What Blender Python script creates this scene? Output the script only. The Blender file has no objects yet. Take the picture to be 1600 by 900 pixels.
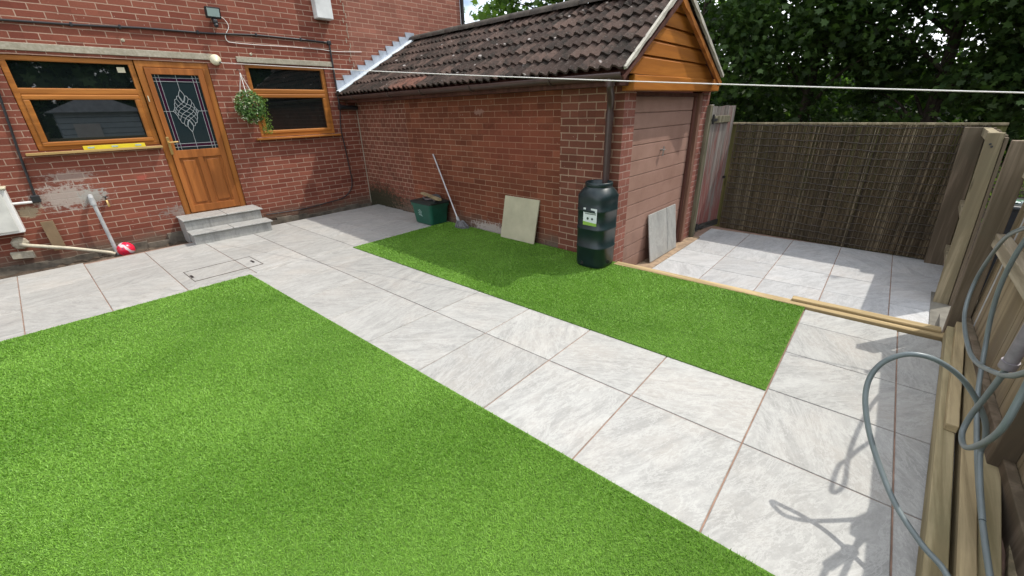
import bpy, bmesh, math, random
import numpy as np
from mathutils import Vector, Matrix
random.seed(7); rng = np.random.default_rng(7)
D = bpy.data; SC = bpy.context.scene; COL = SC.collection
R_ = math.radians

# ------------------------------------------------------------------ camera, sky, sun, exposure
cam = D.cameras.new("camera"); co = D.objects.new("camera", cam); COL.objects.link(co)
cam.sensor_width = 36.0; cam.lens = 36.0 * 646.56 / 1600.0; cam.clip_start = 0.02; cam.clip_end = 600
r, u, f = ((0.68901, -0.72433, -0.02479), (0.30247, 0.25629, 0.91806), (0.65862, 0.64005, -0.39567))
co.matrix_world = Matrix(((r[0], u[0], -f[0], -3.8859), (r[1], u[1], -f[1], -7.4891), (r[2], u[2], -f[2], 1.5688), (0, 0, 0, 1)))
SC.camera = co

SUNV = Vector((0.55, -0.29, 1.0)).normalized()
elev = math.asin(SUNV.z); azim = math.atan2(SUNV.x, SUNV.y)
W = D.worlds.new("World"); SC.world = W; W.use_nodes = True
nt = W.node_tree; nt.nodes.clear()
out = nt.nodes.new("ShaderNodeOutputWorld"); bg = nt.nodes.new("ShaderNodeBackground")
sky = nt.nodes.new("ShaderNodeTexSky"); sky.sky_type = 'NISHITA'; sky.sun_disc = False
sky.sun_elevation = elev; sky.sun_rotation = azim; sky.air_density = 1.0; sky.dust_density = 2.5; sky.ozone_density = 1.0
tc = nt.nodes.new("ShaderNodeTexCoord"); mp = nt.nodes.new("ShaderNodeMapping"); mp.inputs['Scale'].default_value = (1, 1, 2.2)
cl = nt.nodes.new("ShaderNodeTexNoise"); cl.inputs['Scale'].default_value = 2.6; cl.inputs['Detail'].default_value = 6; cl.inputs['Roughness'].default_value = .6
rp = nt.nodes.new("ShaderNodeValToRGB"); rp.color_ramp.elements[0].position = .38; rp.color_ramp.elements[1].position = .56
mx = nt.nodes.new("ShaderNodeMix"); mx.data_type = 'RGBA'; mx.inputs[7].default_value = (11.2, 11.5, 12.0, 1)
L = nt.links.new
L(tc.outputs['Generated'], mp.inputs[0]); L(mp.outputs[0], cl.inputs[0]); L(cl.outputs[0], rp.inputs[0])
L(rp.outputs[0], mx.inputs[0]); L(sky.outputs[0], mx.inputs[6]); L(mx.outputs[2], bg.inputs[0]); L(bg.outputs[0], out.inputs[0])
bg.inputs[1].default_value = 0.15
sl = D.lights.new("sun", 'SUN'); so = D.objects.new("sun", sl); COL.objects.link(so)
sl.energy = 2.75; sl.angle = R_(0.53); sl.color = (1.0, 0.95, 0.865)
so.rotation_euler = SUNV.to_track_quat('Z', 'Y').to_euler()
SC.view_settings.view_transform = 'Standard'; SC.view_settings.look = 'None'
SC.view_settings.exposure = 0.47; SC.view_settings.gamma = 1.0
SC.cycles.max_bounces = 6; SC.cycles.transparent_max_bounces = 8; SC.cycles.use_denoising = True

# ------------------------------------------------------------------ node helpers
class NB:
    def __init__(s, name):
        s.m = D.materials.new(name); s.m.use_nodes = True; s.t = s.m.node_tree
        s.b = s.t.nodes['Principled BSDF']; s.o = s.t.nodes['Material Output']
    def n(s, typ, ins=None, **kw):
        x = s.t.nodes.new("ShaderNode" + typ)
        for k, v in kw.items(): setattr(x, k, v)
        for k, v in (ins or {}).items(): s.set(x.inputs[k], v)
        return x
    def set(s, sock, v):
        if isinstance(v, bpy.types.NodeSocket): s.t.links.new(v, sock)
        elif isinstance(v, bpy.types.Node): s.t.links.new(v.outputs[0], sock)
        else:
            if sock.type == 'RGBA' and len(v) == 3: v = (*v, 1)
            sock.default_value = v
    def pos(s): return s.n("NewGeometry").outputs['Position']
    def obj(s): return s.n("TexCoord").outputs['Object']
    def xyz(s, v): return s.n("SeparateXYZ", {0: v}).outputs
    def comb(s, x=0., y=0., z=0.): return s.n("CombineXYZ", {0: x, 1: y, 2: z}).outputs[0]
    def math(s, op, a, b=0., c=0., clamp=False):
        x = s.n("Math", {0: a, 1: b, 2: c}, operation=op); x.use_clamp = clamp; return x.outputs[0]
    def mapv(s, v, scale=(1, 1, 1), loc=(0, 0, 0), rot=(0, 0, 0)):
        return s.n("Mapping", {0: v, 1: loc, 2: rot, 3: scale}).outputs[0]
    def noise(s, v, scale=5., detail=4., rough=.55, dist=0.):
        return s.n("TexNoise", {'Vector': v, 'Scale': scale, 'Detail': detail, 'Roughness': rough, 'Distortion': dist}).outputs[0]
    def ramp(s, fac, *stops):
        x = s.n("ValToRGB", {0: fac}); e = x.color_ramp.elements
        while len(e) < len(stops): e.new(.5)
        for i, (p, c) in enumerate(stops):
            e[i].position = p; e[i].color = (c, c, c, 1) if isinstance(c, (int, float)) else (*c, 1)
        return x.outputs[0]
    def mix(s, fac, a, b, mode='MIX'):
        x = s.n("Mix", data_type='RGBA', blend_type=mode); s.set(x.inputs[0], fac); s.set(x.inputs[6], a); s.set(x.inputs[7], b); return x.outputs[2]
    def bump(s, h, strength=.4, dist=.01):
        s.set(s.b.inputs['Normal'], s.n("Bump", {'Strength': strength, 'Distance': dist, 'Height': h}).outputs[0])
    def fin(s, col=None, rough=None, spec=None, metal=None):
        if col is not None: s.set(s.b.inputs['Base Color'], col)
        if rough is not None: s.set(s.b.inputs['Roughness'], rough)
        if spec is not None: s.b.inputs['Specular IOR Level'].default_value = spec
        if metal is not None: s.b.inputs['Metallic'].default_value = metal
        return s.m
    def attr(s, name): return s.n("Attribute", attribute_name=name).outputs['Fac']

def plain(name, c, rough=.5, var=.12, scale=9., metal=0., spec=.5, bump=0.):
    k = NB(name); v = k.obj(); n = k.noise(v, scale, 5, .6)
    lo = tuple(x * (1 - var) for x in c); hi = tuple(min(1, x * (1 + var)) for x in c)
    if bump: k.bump(k.noise(v, scale * 8, 4), bump, .004)
    return k.fin(k.ramp(n, (.3, lo), (.7, hi)), rough, spec, metal)

def woodmat(name, c1, c2, axis='z', rough=.7, grain=1., dirt=.0, dirtc=(.05, .05, .04), bump=.25, knots=True):
    k = NB(name); v = k.obj()
    sc = {'x': (1.2, 22, 22), 'y': (22, 1.2, 22), 'z': (22, 22, 1.2)}[axis]
    v2 = k.mapv(v, tuple(a * grain for a in sc))
    n = k.noise(v2, 1.0, 6, .62, .6); n2 = k.noise(k.mapv(v, tuple(a * .25 * grain for a in sc)), 1.0, 3, .5)
    f = k.math('ADD', k.math('MULTIPLY', n, .65), k.math('MULTIPLY', n2, .35))
    col = k.ramp(f, (.36, tuple(a * .82 for a in c1)), (.46, c1), (.60, c2))
    if knots:
        vo = k.n("TexVoronoi", {'Vector': k.mapv(v, {'x': (1.6, 9, 9), 'y': (9, 1.6, 9), 'z': (9, 9, 1.6)}[axis]), 'Scale': 1.0}).outputs['Distance']
        col = k.mix(k.ramp(vo, (.06, .75), (.13, 0.)), col, tuple(a * .35 for a in c1))
    if dirt: col = k.mix(k.math('MULTIPLY', k.ramp(k.noise(v, 2.5, 5, .65), (.45, 0.), (.7, 1.)), dirt), col, dirtc)
    k.bump(f, bump, .004)
    return k.fin(col, rough, .3)

def brickmat(name, plane, bw, rh, c1, c2, mortar, off=0.0, stain=True, msize=.0055, zlow=None, patches=()):
    k = NB(name); p = k.obj(); x, y, z = k.xyz(p)[:3]
    h = k.math('ADD', {'x': x, 'y': y}[plane], off)
    wob = k.math('MULTIPLY', k.math('SUBTRACT', k.noise(p, 9., 3), .5), .008)
    vec = k.comb(k.math('ADD', h, wob), k.math('ADD', z, k.math('ADD', wob, 3.0)))
    br = k.n("TexBrick", {'Vector': vec, 'Color1': c1, 'Color2': c2, 'Mortar': mortar, 'Scale': 1., 'Mortar Size': msize, 'Mortar Smooth': .25, 'Bias': 0., 'Brick Width': bw, 'Row Height': rh})
    col = br.outputs['Color']; fac = br.outputs['Fac']
    # per-brick hue by a second brick pattern with black/white cells
    b2 = k.n("TexBrick", {'Vector': k.mapv(vec, loc=(0, 0, 0)), 'Color1': (0, 0, 0), 'Color2': (1, 1, 1), 'Mortar': (.5, .5, .5), 'Scale': 1., 'Mortar Size': 0.0, 'Bias': 0., 'Brick Width': bw, 'Row Height': rh})
    cell = k.math('MULTIPLY', k.noise(k.comb(k.math('SNAP', h, bw), 0., k.math('SNAP', z, rh)), 7.3, 2, .5), 1.0)
    col = k.mix(k.ramp(cell, (.52, 0.), (.64, .45)), col, tuple(a * .62 for a in c1))
    col = k.mix(k.ramp(cell, (.30, .5), (.42, 0.)), col, tuple(min(1, a * 1.35) for a in c2))
    fine = k.noise(p, 60., 5, .7); big = k.noise(p, 1.3, 5, .6)
    col = k.mix(.55, col, k.ramp(fine, (.25, .55), (.72, 1.0)), 'MULTIPLY')
    col = k.mix(k.math('MULTIPLY', k.ramp(big, (.42, 0.), (.72, 1.)), .35), col, tuple(a * .45 for a in c1))
    speck = k.n("TexVoronoi", {'Vector': p, 'Scale': 14., 'Randomness': 1.0}).outputs['Distance']
    col = k.mix(k.ramp(speck, (.05, .55), (.075, 0.)), col, (.62, .52, .44))
    if zlow is not None:                                   # dirt and render splash along the foot of the wall
        g = k.math('ADD', z, k.math('MULTIPLY', k.math('SUBTRACT', k.noise(p, 3.2, 6, .65), .5), .34))
        col = k.mix(k.ramp(k.math('SUBTRACT', g, zlow - .12), (.02, .82), (.22, 0.)), col, k.mix(k.noise(p, 26, 4), (.075, .062, .045), (.17, .14, .105)))
    for (px, pz, rx, rz, c, amt) in patches:               # smears of mortar left on the face
        dx = k.math('DIVIDE', k.math('SUBTRACT', {'x': x, 'y': y}[plane], px), rx); dz = k.math('DIVIDE', k.math('SUBTRACT', z, pz), rz)
        d = k.math('SQRT', k.math('ADD', k.math('MULTIPLY', dx, dx), k.math('MULTIPLY', dz, dz)))
        d = k.math('ADD', d, k.math('MULTIPLY', k.math('SUBTRACT', k.noise(p, 17, 9, .80), .5), 3.4))
        d = k.math('ADD', d, k.math('MULTIPLY', fac, -.28))
        col = k.mix(k.ramp(d, (.52, amt), (.70, amt * .12), (1.0, 0.)), col, k.mix(k.noise(p, 45, 4), tuple(a * .72 for a in c), c))
    k.bump(k.math('ADD', k.math('MULTIPLY', fac, -1.), k.math('MULTIPLY', fine, .35)), .55, .008)
    return k.fin(col, .88, .25)

# ------------------------------------------------------------------ mesh helpers
class MB:
    def __init__(s): s.v = []; s.f = []; s.sm = []; s.mi = []; s.cur = 0
    def add(s, vs, fs, smooth=False):
        b = len(s.v); s.v += [tuple(v) for v in vs]
        for q in fs: s.f.append(tuple(b + i for i in q)); s.sm.append(smooth); s.mi.append(s.cur)
        return s
    def box(s, x0, x1, y0, y1, z0, z1, T=None, bev=0.):
        if bev > 0:
            return s._bevbox(x0, x1, y0, y1, z0, z1, T, bev)
        vs = [(x, y, z) for z in (z0, z1) for y in (y0, y1) for x in (x0, x1)]
        if T: vs = [T(*v) for v in vs]
        return s.add(vs, [(0, 2, 3, 1), (4, 5, 7, 6), (0, 1, 5, 4), (2, 6, 7, 3), (0, 4, 6, 2), (1, 3, 7, 5)])
    def _bevbox(s, x0, x1, y0, y1, z0, z1, T, b):
        bm = bmesh.new(); bmesh.ops.create_cube(bm, size=1)
        for v in bm.verts:
            v.co = Vector(((x0 + x1) / 2 + v.co.x * (x1 - x0), (y0 + y1) / 2 + v.co.y * (y1 - y0), (z0 + z1) / 2 + v.co.z * (z1 - z0)))
        bmesh.ops.bevel(bm, geom=list(bm.edges), offset=b, segments=2, affect='EDGES', profile=.5)
        bm.verts.index_update()
        vs = [tuple(v.co) for v in bm.verts]; fs = [[v.index for v in q.verts] for q in bm.faces]; bm.free()
        if T: vs = [T(*v) for v in vs]
        return s.add(vs, fs)
    def tube(s, pts, rad, n=10, cap=True, smooth=True):
        pts = [Vector(p) for p in pts]; m = len(pts)
        rs = rad if isinstance(rad, (list, tuple)) else [rad] * m
        ring = []; t0 = None; nrm = None
        for i in range(m):
            t = (pts[min(i + 1, m - 1)] - pts[max(i - 1, 0)]).normalized()
            if nrm is None:
                nrm = t.orthogonal().normalized()
            else:
                nrm = (nrm - t * nrm.dot(t));
                nrm = nrm.normalized() if nrm.length > 1e-6 else t.orthogonal().normalized()
            bn = t.cross(nrm)
            ring.append([pts[i] + (nrm * math.cos(2 * math.pi * k / n) + bn * math.sin(2 * math.pi * k / n)) * rs[i] for k in range(n)])
        vs = [p for q in ring for p in q]; fs = []
        for i in range(m - 1):
            for k in range(n):
                a, b = i * n + k, i * n + (k + 1) % n; fs.append((a, b, b + n, a + n))
        s.add(vs, fs, smooth)
        if cap:
            s.add(ring[0], [tuple(range(n))[::-1]]); s.add(ring[-1], [tuple(range(n))])
        return s
    def lathe(s, prof, c, n=20, axis='z', smooth=True):
        vs = []; fs = []
        for (rr, h) in prof:
            for k in range(n):
                a = 2 * math.pi * k / n; p = (rr * math.cos(a), rr * math.sin(a), h)
                if axis == 'y': p = (p[0], h, p[1])
                if axis == 'x': p = (h, p[0], p[1])
                vs.append((c[0] + p[0], c[1] + p[1], c[2] + p[2]))
        for i in range(len(prof) - 1):
            for k in range(n):
                a, b = i * n + k, i * n + (k + 1) % n; fs.append((a, b, b + n, a + n))
        fs.append(tuple(range(n))[::-1]); fs.append(tuple(range((len(prof) - 1) * n, len(prof) * n)))
        return s.add(vs, fs, smooth)
    def prism(s, poly, T, h0, h1):
        n = len(poly); vs = [T(a, b, h0) for a, b in poly] + [T(a, b, h1) for a, b in poly]
        return s.add(vs, [tuple(range(n))[::-1], tuple(range(n, 2 * n))] + [(i, (i + 1) % n, n + (i + 1) % n, n + i) for i in range(n)])
    def build(s, name, mat, parent=None, fix=True, bevel=0.):
        me = D.meshes.new(name); me.from_pydata(s.v, [], s.f)
        mats = mat if isinstance(mat, (list, tuple)) else [mat]
        for m in mats: me.materials.append(m)
        me.polygons.foreach_set('use_smooth', s.sm); me.polygons.foreach_set('material_index', s.mi)
        if fix:
            bm = bmesh.new(); bm.from_mesh(me); bmesh.ops.recalc_face_normals(bm, faces=bm.faces)
            if bevel: bmesh.ops.bevel(bm, geom=list(bm.edges), offset=bevel, segments=1, affect='EDGES')
            bm.to_mesh(me); bm.free()
        me.update()
        o = D.objects.new(name, me); COL.objects.link(o)
        if parent:
            o.parent = parent; o.matrix_parent_inverse = parent.matrix_basis.inverted() if parent.type == 'EMPTY' else Matrix()
        return o
def tag(o, label=None, cat=None, group=None, kind=None):
    if label: o['label'] = label
    if cat: o['category'] = cat
    if group: o['group'] = group
    if kind: o['kind'] = kind
    return o
def thing(name, label, cat, loc=(0, 0, 0), group=None):
    o = D.objects.new(name, None); o.empty_display_size = .2; COL.objects.link(o); o.location = loc
    bpy.context.view_layer.update()
    return tag(o, label, cat, group)
def spline(pts, n=8):
    P = [np.array(p, float) for p in pts]; P = [2 * P[0] - P[1]] + P + [2 * P[-1] - P[-2]]; o = []
    for i in range(1, len(P) - 2):
        for k in range(n):
            t = k / n; a, b, c, d = P[i - 1:i + 3]
            o.append(.5 * ((2 * b) + (c - a) * t + (2 * a - 5 * b + 4 * c - d) * t * t + (3 * b - a - 3 * c + d) * t ** 3))
    o.append(P[-2]); return [tuple(q) for q in o]
CA, SA = math.cos(.0488), math.sin(.0488)
def pat(x, y, z=0.): return (CA * x - SA * y, SA * x + CA * y, z)       # paving is laid a little out of square with the house

# ------------------------------------------------------------------ materials
M_soil = NB("soil"); p = M_soil.obj(); M_soil.bump(M_soil.noise(p, 30, 6), .8, .03)
M_soil = M_soil.fin(M_soil.ramp(M_soil.noise(p, 6, 8, .7), (.3, (.045, .033, .024)), (.7, (.13, .10, .075))), .95, .1)

def tilemat(name, base=(.375, .376, .358), seed=0.):
    k = NB(name); p = k.obj(); r_ = k.attr('rnd'); r2 = k.attr('rnd2')
    x, y, z = k.xyz(p)[:3]
    ang = k.math('MULTIPLY', k.math('SUBTRACT', r2, .5), 1.7)
    v = k.n("VectorRotate", {'Vector': p, 'Angle': k.math('ADD', ang, .2)}, rotation_type='Z_AXIS').outputs[0]
    v = k.n("VectorMath", {0: v, 1: k.comb(k.math('MULTIPLY', r_, 37.), k.math('MULTIPLY', r2, 23.), seed)}, operation='ADD').outputs[0]
    vs = k.mapv(v, (1.4, 4.0, 1))
    n1 = k.noise(vs, 1.1, 10, .66, .25); n2 = k.noise(v, 1.8, 5, .6); n3 = k.noise(k.mapv(v, (1.4, 4.2, 1)), 2.4, 10, .76, .5)
    n4 = k.noise(k.mapv(v, (1.3, 7.5, 1)), 1.6, 10, .74, .3)
    col = k.ramp(n1, (.34, tuple(a * .80 for a in base)), (.45, tuple(a * 1.02 for a in base)), (.54, tuple(a * .85 for a in base)), (.66, tuple(min(1, a * 1.12) for a in base)))
    col = k.mix(k.ramp(n2, (.46, 0.), (.70, .7)), col, (base[0] * 1.0, base[1] * .935, base[2] * .88))
    col = k.mix(k.ramp(n4, (.49, 0.), (.62, .62)), col, tuple(a * .66 for a in base))
    vein = k.math('ABSOLUTE', k.math('SUBTRACT', n3, .5))
    col = k.mix(k.ramp(vein, (.0, .55), (.026, 0.)), col, tuple(min(1, a * 1.38) for a in base))
    col = k.mix(k.ramp(k.noise(k.mapv(v, (16, 26, 1)), 1.6, 6, .78), (.46, 0.), (.70, .5)), col, tuple(min(1, a * 1.22) for a in base))
    col = k.mix(.35, col, k.ramp(k.noise(p, 130, 3, .7), (.3, .7), (.7, 1.)), 'MULTIPLY')
    col = k.mix(1., col, k.ramp(r_, (0., .86), (1., 1.0)), 'MULTIPLY')
    dust = k.noise(p, 1.1, 6, .7); col = k.mix(k.ramp(dust, (.55, 0.), (.8, .3)), col, (.42, .36, .30))
    k.bump(k.math('ADD', n3, k.math('MULTIPLY', k.noise(p, 70, 4), .5)), .12, .004)
    return k.fin(col, k.ramp(n2, (.3, .42), (.7, .6)), .4)
M_tile = tilemat("porcelain"); M_tile2 = tilemat("porcelain_white", (.43, .435, .437), 5.)
M_grout = plain("grout", (.235, .15, .11), .95, .35, 12)
M_conc = plain("concrete", (.15, .14, .115), .9, .35, 7, bump=.5)
M_house = brickmat("house_brick", 'x', .231, .0712, (.20, .056, .036), (.272, .090, .057), (.45, .31, .23), .05, zlow=.10,
    patches=[(-3.95, .72, .42, .20, (.44, .38, .33), .85), (-3.86, .95, .3, .10, (.42, .36, .31), .55), (-3.74, .69, .17, .14, (.40, .38, .34), .95), (-4.33, .60, .13, .10, (.40, .33, .22), .9), (-3.20, .86, .07, .05, (.42, .10, .07), .8), (-2.75, .36, .5, .13, (.28, .23, .2), .75)])
M_house2 = brickmat("newer_brick", 'x', .231, .0712, (.25, .092, .064), (.32, .13, .09), (.46, .30, .22), .11)
M_gar = brickmat("garage_brick", 'y', .231, .0712, (.165, .050, .026), (.245, .080, .042), (.40, .26, .175), .03, zlow=.10, msize=.004, patches=[(-3.35, .03, .55, .13, (.46, .41, .37), .9), (-3.2, 1.55, .12, .05, (.40, .25, .2), .6), (-3.9, 1.2, .9, .5, (.26, .065, .04), .35)])
M_gar_h = brickmat("garage_header_brick", 'y', .150, .0712, (.17, .058, .035), (.23, .080, .052), (.44, .31, .22), .0, zlow=.16, msize=.005,
    patches=[(-.35, .10, 1.1, .34, (.035, .035, .018), .95)])
M_gar_c = brickmat("garage_pier_brick", 'y', .215, .0745, (.165, .058, .036), (.22, .080, .052), (.44, .31, .22), .02, msize=.006)
M_pier = brickmat("gable_pier_brick", 'x', .16, .0745, (.24, .085, .06), (.32, .13, .10), (.42, .29, .24), .0, msize=.006)
M_oak = woodmat("golden_oak", (.27, .098, .020), (.41, .158, .034), 'x', .38, .5, knots=False, bump=.05)
M_oakv = woodmat("golden_oak_upright", (.27, .095, .020), (.38, .145, .032), 'z', .38, .5, knots=False, bump=.05)
M_door = woodmat("door_oak", (.255, .085, .020), (.38, .132, .032), 'z', .42, .45, knots=False, bump=.05)
M_clad = woodmat("cladding_oak", (.33, .115, .018), (.46, .175, .030), 'x', .45, .5, knots=False, bump=.05)
M_glass = NB("window_glass"); M_glass.b.inputs['Coat Weight'].default_value = 1.; M_glass.b.inputs['Coat Roughness'].default_value = .01; M_glass.b.inputs['IOR'].default_value = 1.7; M_glass = M_glass.fin((.006, .009, .009), .02, .5)
M_dglass = NB("door_glass"); M_dglass = M_dglass.fin((.014, .024, .028), .10, .5)
M_purple = NB("stained_glass"); M_purple = M_purple.fin((.035, .006, .022), .15, .5)
M_lead = plain("lead_came", (.33, .36, .37), .4, .1, 30)
M_brass = plain("brass", (.72, .50, .20), .28, .1, 20, metal=.85)
M_lintel = NB("lintel_concrete"); p = M_lintel.obj()
M_lintel.bump(M_lintel.noise(p, 40, 5), .5, .006)
M_lintel = M_lintel.fin(M_lintel.mix(M_lintel.ramp(M_lintel.noise(p, 3.5, 6, .7), (.45, 0.), (.65, .6)), M_lintel.ramp(M_lintel.noise(p, 45, 5), (.3, (.30, .265, .20)), (.7, (.42, .385, .31))), (.20, .185, .135)), .9, .2)
M_black = plain("black_plastic", (.018, .018, .02), .42, .2, 20)
M_brownp = plain("brown_plastic", (.062, .038, .033), .38, .2, 8)
M_white = plain("white_plastic", (.70, .70, .68), .4, .08, 6)
M_cream = plain("cream_plastic", (.62, .58, .42), .4, .08, 6)
M_grey = plain("grey_plastic", (.36, .37, .37), .45, .2, 14)
M_dull = plain("dull_pipe", (.44, .40, .30), .6, .25, 16)
M_lcd = plain("lamp_glass", (.38, .48, .46), .12, .1, 6)
M_gdoor = NB("garage_door_paint"); p = M_gdoor.obj()
M_gdoor.bump(M_gdoor.noise(M_gdoor.mapv(p, (3, 3, 30)), 3, 5), .2, .004)
zz_ = M_gdoor.xyz(p)[2]
M_gdoor = M_gdoor.fin(M_gdoor.mix(M_gdoor.ramp(M_gdoor.math('ADD', M_gdoor.math('MULTIPLY', zz_, 1.2), M_gdoor.noise(M_gdoor.mapv(p, (9, 9, 2)), 1.2, 7, .7)), (.25, .55), (.75, 0.)), M_gdoor.mix(M_gdoor.ramp(M_gdoor.noise(p, 40, 5, .7), (.55, 0.), (.75, .35)), M_gdoor.ramp(M_gdoor.noise(p, 3.5, 7, .65), (.3, (.265, .155, .118)), (.7, (.35, .215, .170))), (.20, .10, .085)), (.17, .10, .075)), .55, .35)
M_frameb = woodmat("brown_frame", (.075, .028, .020), (.12, .05, .037), 'z', .6, .8, bump=.2)
M_verge = plain("verge_mortar", (.40, .38, .32), .9, .25, 8, bump=.6)
M_leadf = plain("lead_flashing", (.40, .44, .50), .42, .22, 7, metal=.35)
M_roof = NB("roof_tile"); p = M_roof.obj()
tl = M_roof.attr('rnd')
c = M_roof.ramp(tl, (0., (.032, .021, .017)), (.5, (.062, .041, .033)), (.93, (.098, .064, .051)), (.97, (.15, .070, .050)))
c = M_roof.mix(M_roof.ramp(M_roof.noise(p, 5, 6, .7), (.46, 0.), (.60, .85)), c, (.016, .014, .011))
c = M_roof.mix(M_roof.ramp(M_roof.noise(p, 34, 4, .7), (.58, 0.), (.68, .6)), c, (.15, .13, .11))
vor = M_roof.n("TexVoronoi", {'Vector': p, 'Scale': 4.2}).outputs['Distance']
c = M_roof.mix(M_roof.ramp(M_roof.math('ADD', vor, M_roof.math('MULTIPLY', M_roof.noise(p, 24, 3), .12)), (.13, .8), (.17, 0.)), c, (.38, .35, .33))
M_roof.bump(M_roof.noise(p, 45, 8, .75), .9, .012); M_roof = M_roof.fin(c, .9, .2)
M_ridge = plain("ridge_tile", (.055, .045, .036), .95, .5, 10, bump=.8)
M_timber = woodmat("treated_timber", (.27, .21, .115), (.44, .35, .20), 'x', .8, 1., .35, (.20, .17, .10))
M_timbg = woodmat("green_treated_timber", (.22, .18, .095), (.37, .31, .18), 'x', .8, 1., .3, (.15, .15, .08))
M_postw = woodmat("weathered_post", (.20, .165, .10), (.36, .30, .195), 'z', .85, .8, .4, (.14, .135, .085))
M_postd = woodmat("brown_post", (.115, .088, .058), (.20, .155, .11), 'z', .85, .8, .4, (.10, .09, .06))
M_board = woodmat("fence_board", (.22, .17, .10), (.37, .30, .19), 'z', .85, .5, .5, (.17, .14, .11), knots=True)
M_rail = woodmat("fence_rail", (.27, .225, .155), (.43, .37, .27), 'x', .85, 1., .4, (.17, .16, .12))
M_gate = NB("gate_wood"); p = M_gate.obj(); z_ = M_gate.xyz(p)[2]
g1 = M_gate.noise(M_gate.mapv(p, (24, 24, 1.4)), 1., 6, .65)
c = M_gate.ramp(g1, (.33, (.10, .085, .075)), (.66, (.27, .245, .22)))
c = M_gate.mix(M_gate.ramp(M_gate.math('ADD', M_gate.noise(M_gate.mapv(p, (9, 9, .8)), 1.3, 5, .7), M_gate.math('MULTIPLY', z_, -.10)), (.36, 0.), (.52, .85)), c, (.20, .065, .055))
M_gate.bump(g1, .4, .005); M_gate = M_gate.fin(c, .9, .2)
M_gatep = woodmat("gate_post_wood", (.11, .10, .06), (.22, .20, .14), 'z', .9, 1., .3)
M_silver = woodmat("silvered_wood", (.26, .25, .23), (.42, .41, .39), 'z', .9, 1.2)
M_reed = NB("reed"); p = M_reed.obj(); rr_ = M_reed.attr('rnd')
c = M_reed.ramp(rr_, (0., (.06, .045, .030)), (.45, (.185, .135, .080)), (.8, (.30, .235, .145)), (1., (.50, .42, .29)))
c = M_reed.mix(M_reed.ramp(M_reed.noise(p, 1.6, 5, .65), (.42, 0.), (.7, .55)), c, (.075, .068, .056))
c = M_reed.mix(.6, c, M_reed.ramp(M_reed.noise(M_reed.mapv(p, (30, 30, 5)), 2, 4, .7), (.3, .35), (.7, 1.)), 'MULTIPLY'); M_reed = M_reed.fin(c, .75, .3)
M_wire = plain("binding_wire", (.042, .032, .022), .7, .3, 20)
M_butt = plain("butt_plastic", (.008, .020, .022), .36, .25, 8, bump=.1)
M_recy = plain("recycling_plastic", (.012, .085, .055), .42, .2, 8)
M_recyd = plain("recycling_lid", (.012, .020, .018), .5, .3, 10)
M_slab = plain("beige_slab", (.43, .405, .28), .8, .12, 5, bump=.2)
M_hose = plain("hose_rubber", (.145, .175, .18), .38, .12, 9)
M_hosep = plain("hose_joint", (.20, .18, .20), .5, .2, 30)
M_steel = plain("mop_handle", (.5, .5, .5), .35, .1, 20, metal=.6)
M_mop = plain("mop_yarn", (.155, .155, .16), .95, .4, 50)
M_rope = plain("white_cord", (.72, .70, .66), .7, .05, 20)
M_yellow = plain("yellow_paint", (.72, .56, .03), .4, .08, 10)
M_bark = woodmat("bark", (.035, .028, .02), (.10, .085, .065), 'z', .95, .4, knots=False, bump=.8)

def leafmat(name, dark, lite, trans=.35, glow=(1.3, 1.5, .7)):
    k = NB(name); rnd = k.attr('rnd'); col = k.ramp(rnd, (0., dark), (1., lite))
    k.fin(col, .5, .35)
    tr = k.n("BsdfTranslucent", {0: k.mix(1., col, glow, 'MULTIPLY')})
    mxs = k.n("MixShader", {0: trans, 1: k.b.outputs[0], 2: tr.outputs[0]})
    k.t.links.new(mxs.outputs[0], k.o.inputs[0]); return k.m
M_turf = leafmat("turf_blade", (.088, .225, .013), (.245, .455, .066), .20, (1.1, 1.2, .7))
M_turfb = plain("turf_backing", (.07, .15, .014), .95, .35, 60)
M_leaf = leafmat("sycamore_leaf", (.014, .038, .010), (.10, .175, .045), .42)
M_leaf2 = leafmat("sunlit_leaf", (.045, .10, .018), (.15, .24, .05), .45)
M_leafb = leafmat("bush_leaf", (.08, .14, .02), (.20, .28, .06), .35)

# ------------------------------------------------------------------ structure: ground, paving, lawns
g = MB(); g.add([(-150, -150, -.42), (150, -150, -.42), (150, 150, -.42), (-150, 150, -.42)], [(0, 1, 2, 3)])
tag(g.build("ground", M_soil), kind='structure')
g = MB(); P0 = lambda x, y, z: pat(x, y, z)                                     # made-up ground under the upper garden
g.prism([(-12, -.30), (-12, -8.1), (-.40, -8.1), (-.40, -5.0), (-.30, -.30)], lambda a, b, h: pat(a, b, h), -.43, -.0055)
tag(g.build("subbase", M_grout), kind='structure')
g = MB(); g.box(-12, 0.0, -.55, .05, -.43, -.085)
gx = np.arange(-9, -2.0, .06); vv = []; ff = []                                # rough trench floor by the house
for j, yy in enumerate((-.62, -.45, -.3, -.16, -.02)):
    for xx in gx: vv.append((xx, yy, -.082 + .04 * random.random()))
n_ = len(gx)
for j in range(4):
    for i in range(n_ - 1): ff.append((j * n_ + i, j * n_ + i + 1, (j + 1) * n_ + i + 1, (j + 1) * n_ + i))
g.add(vv, ff)
tag(g.build("trench_soil", M_soil), kind='structure')

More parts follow.
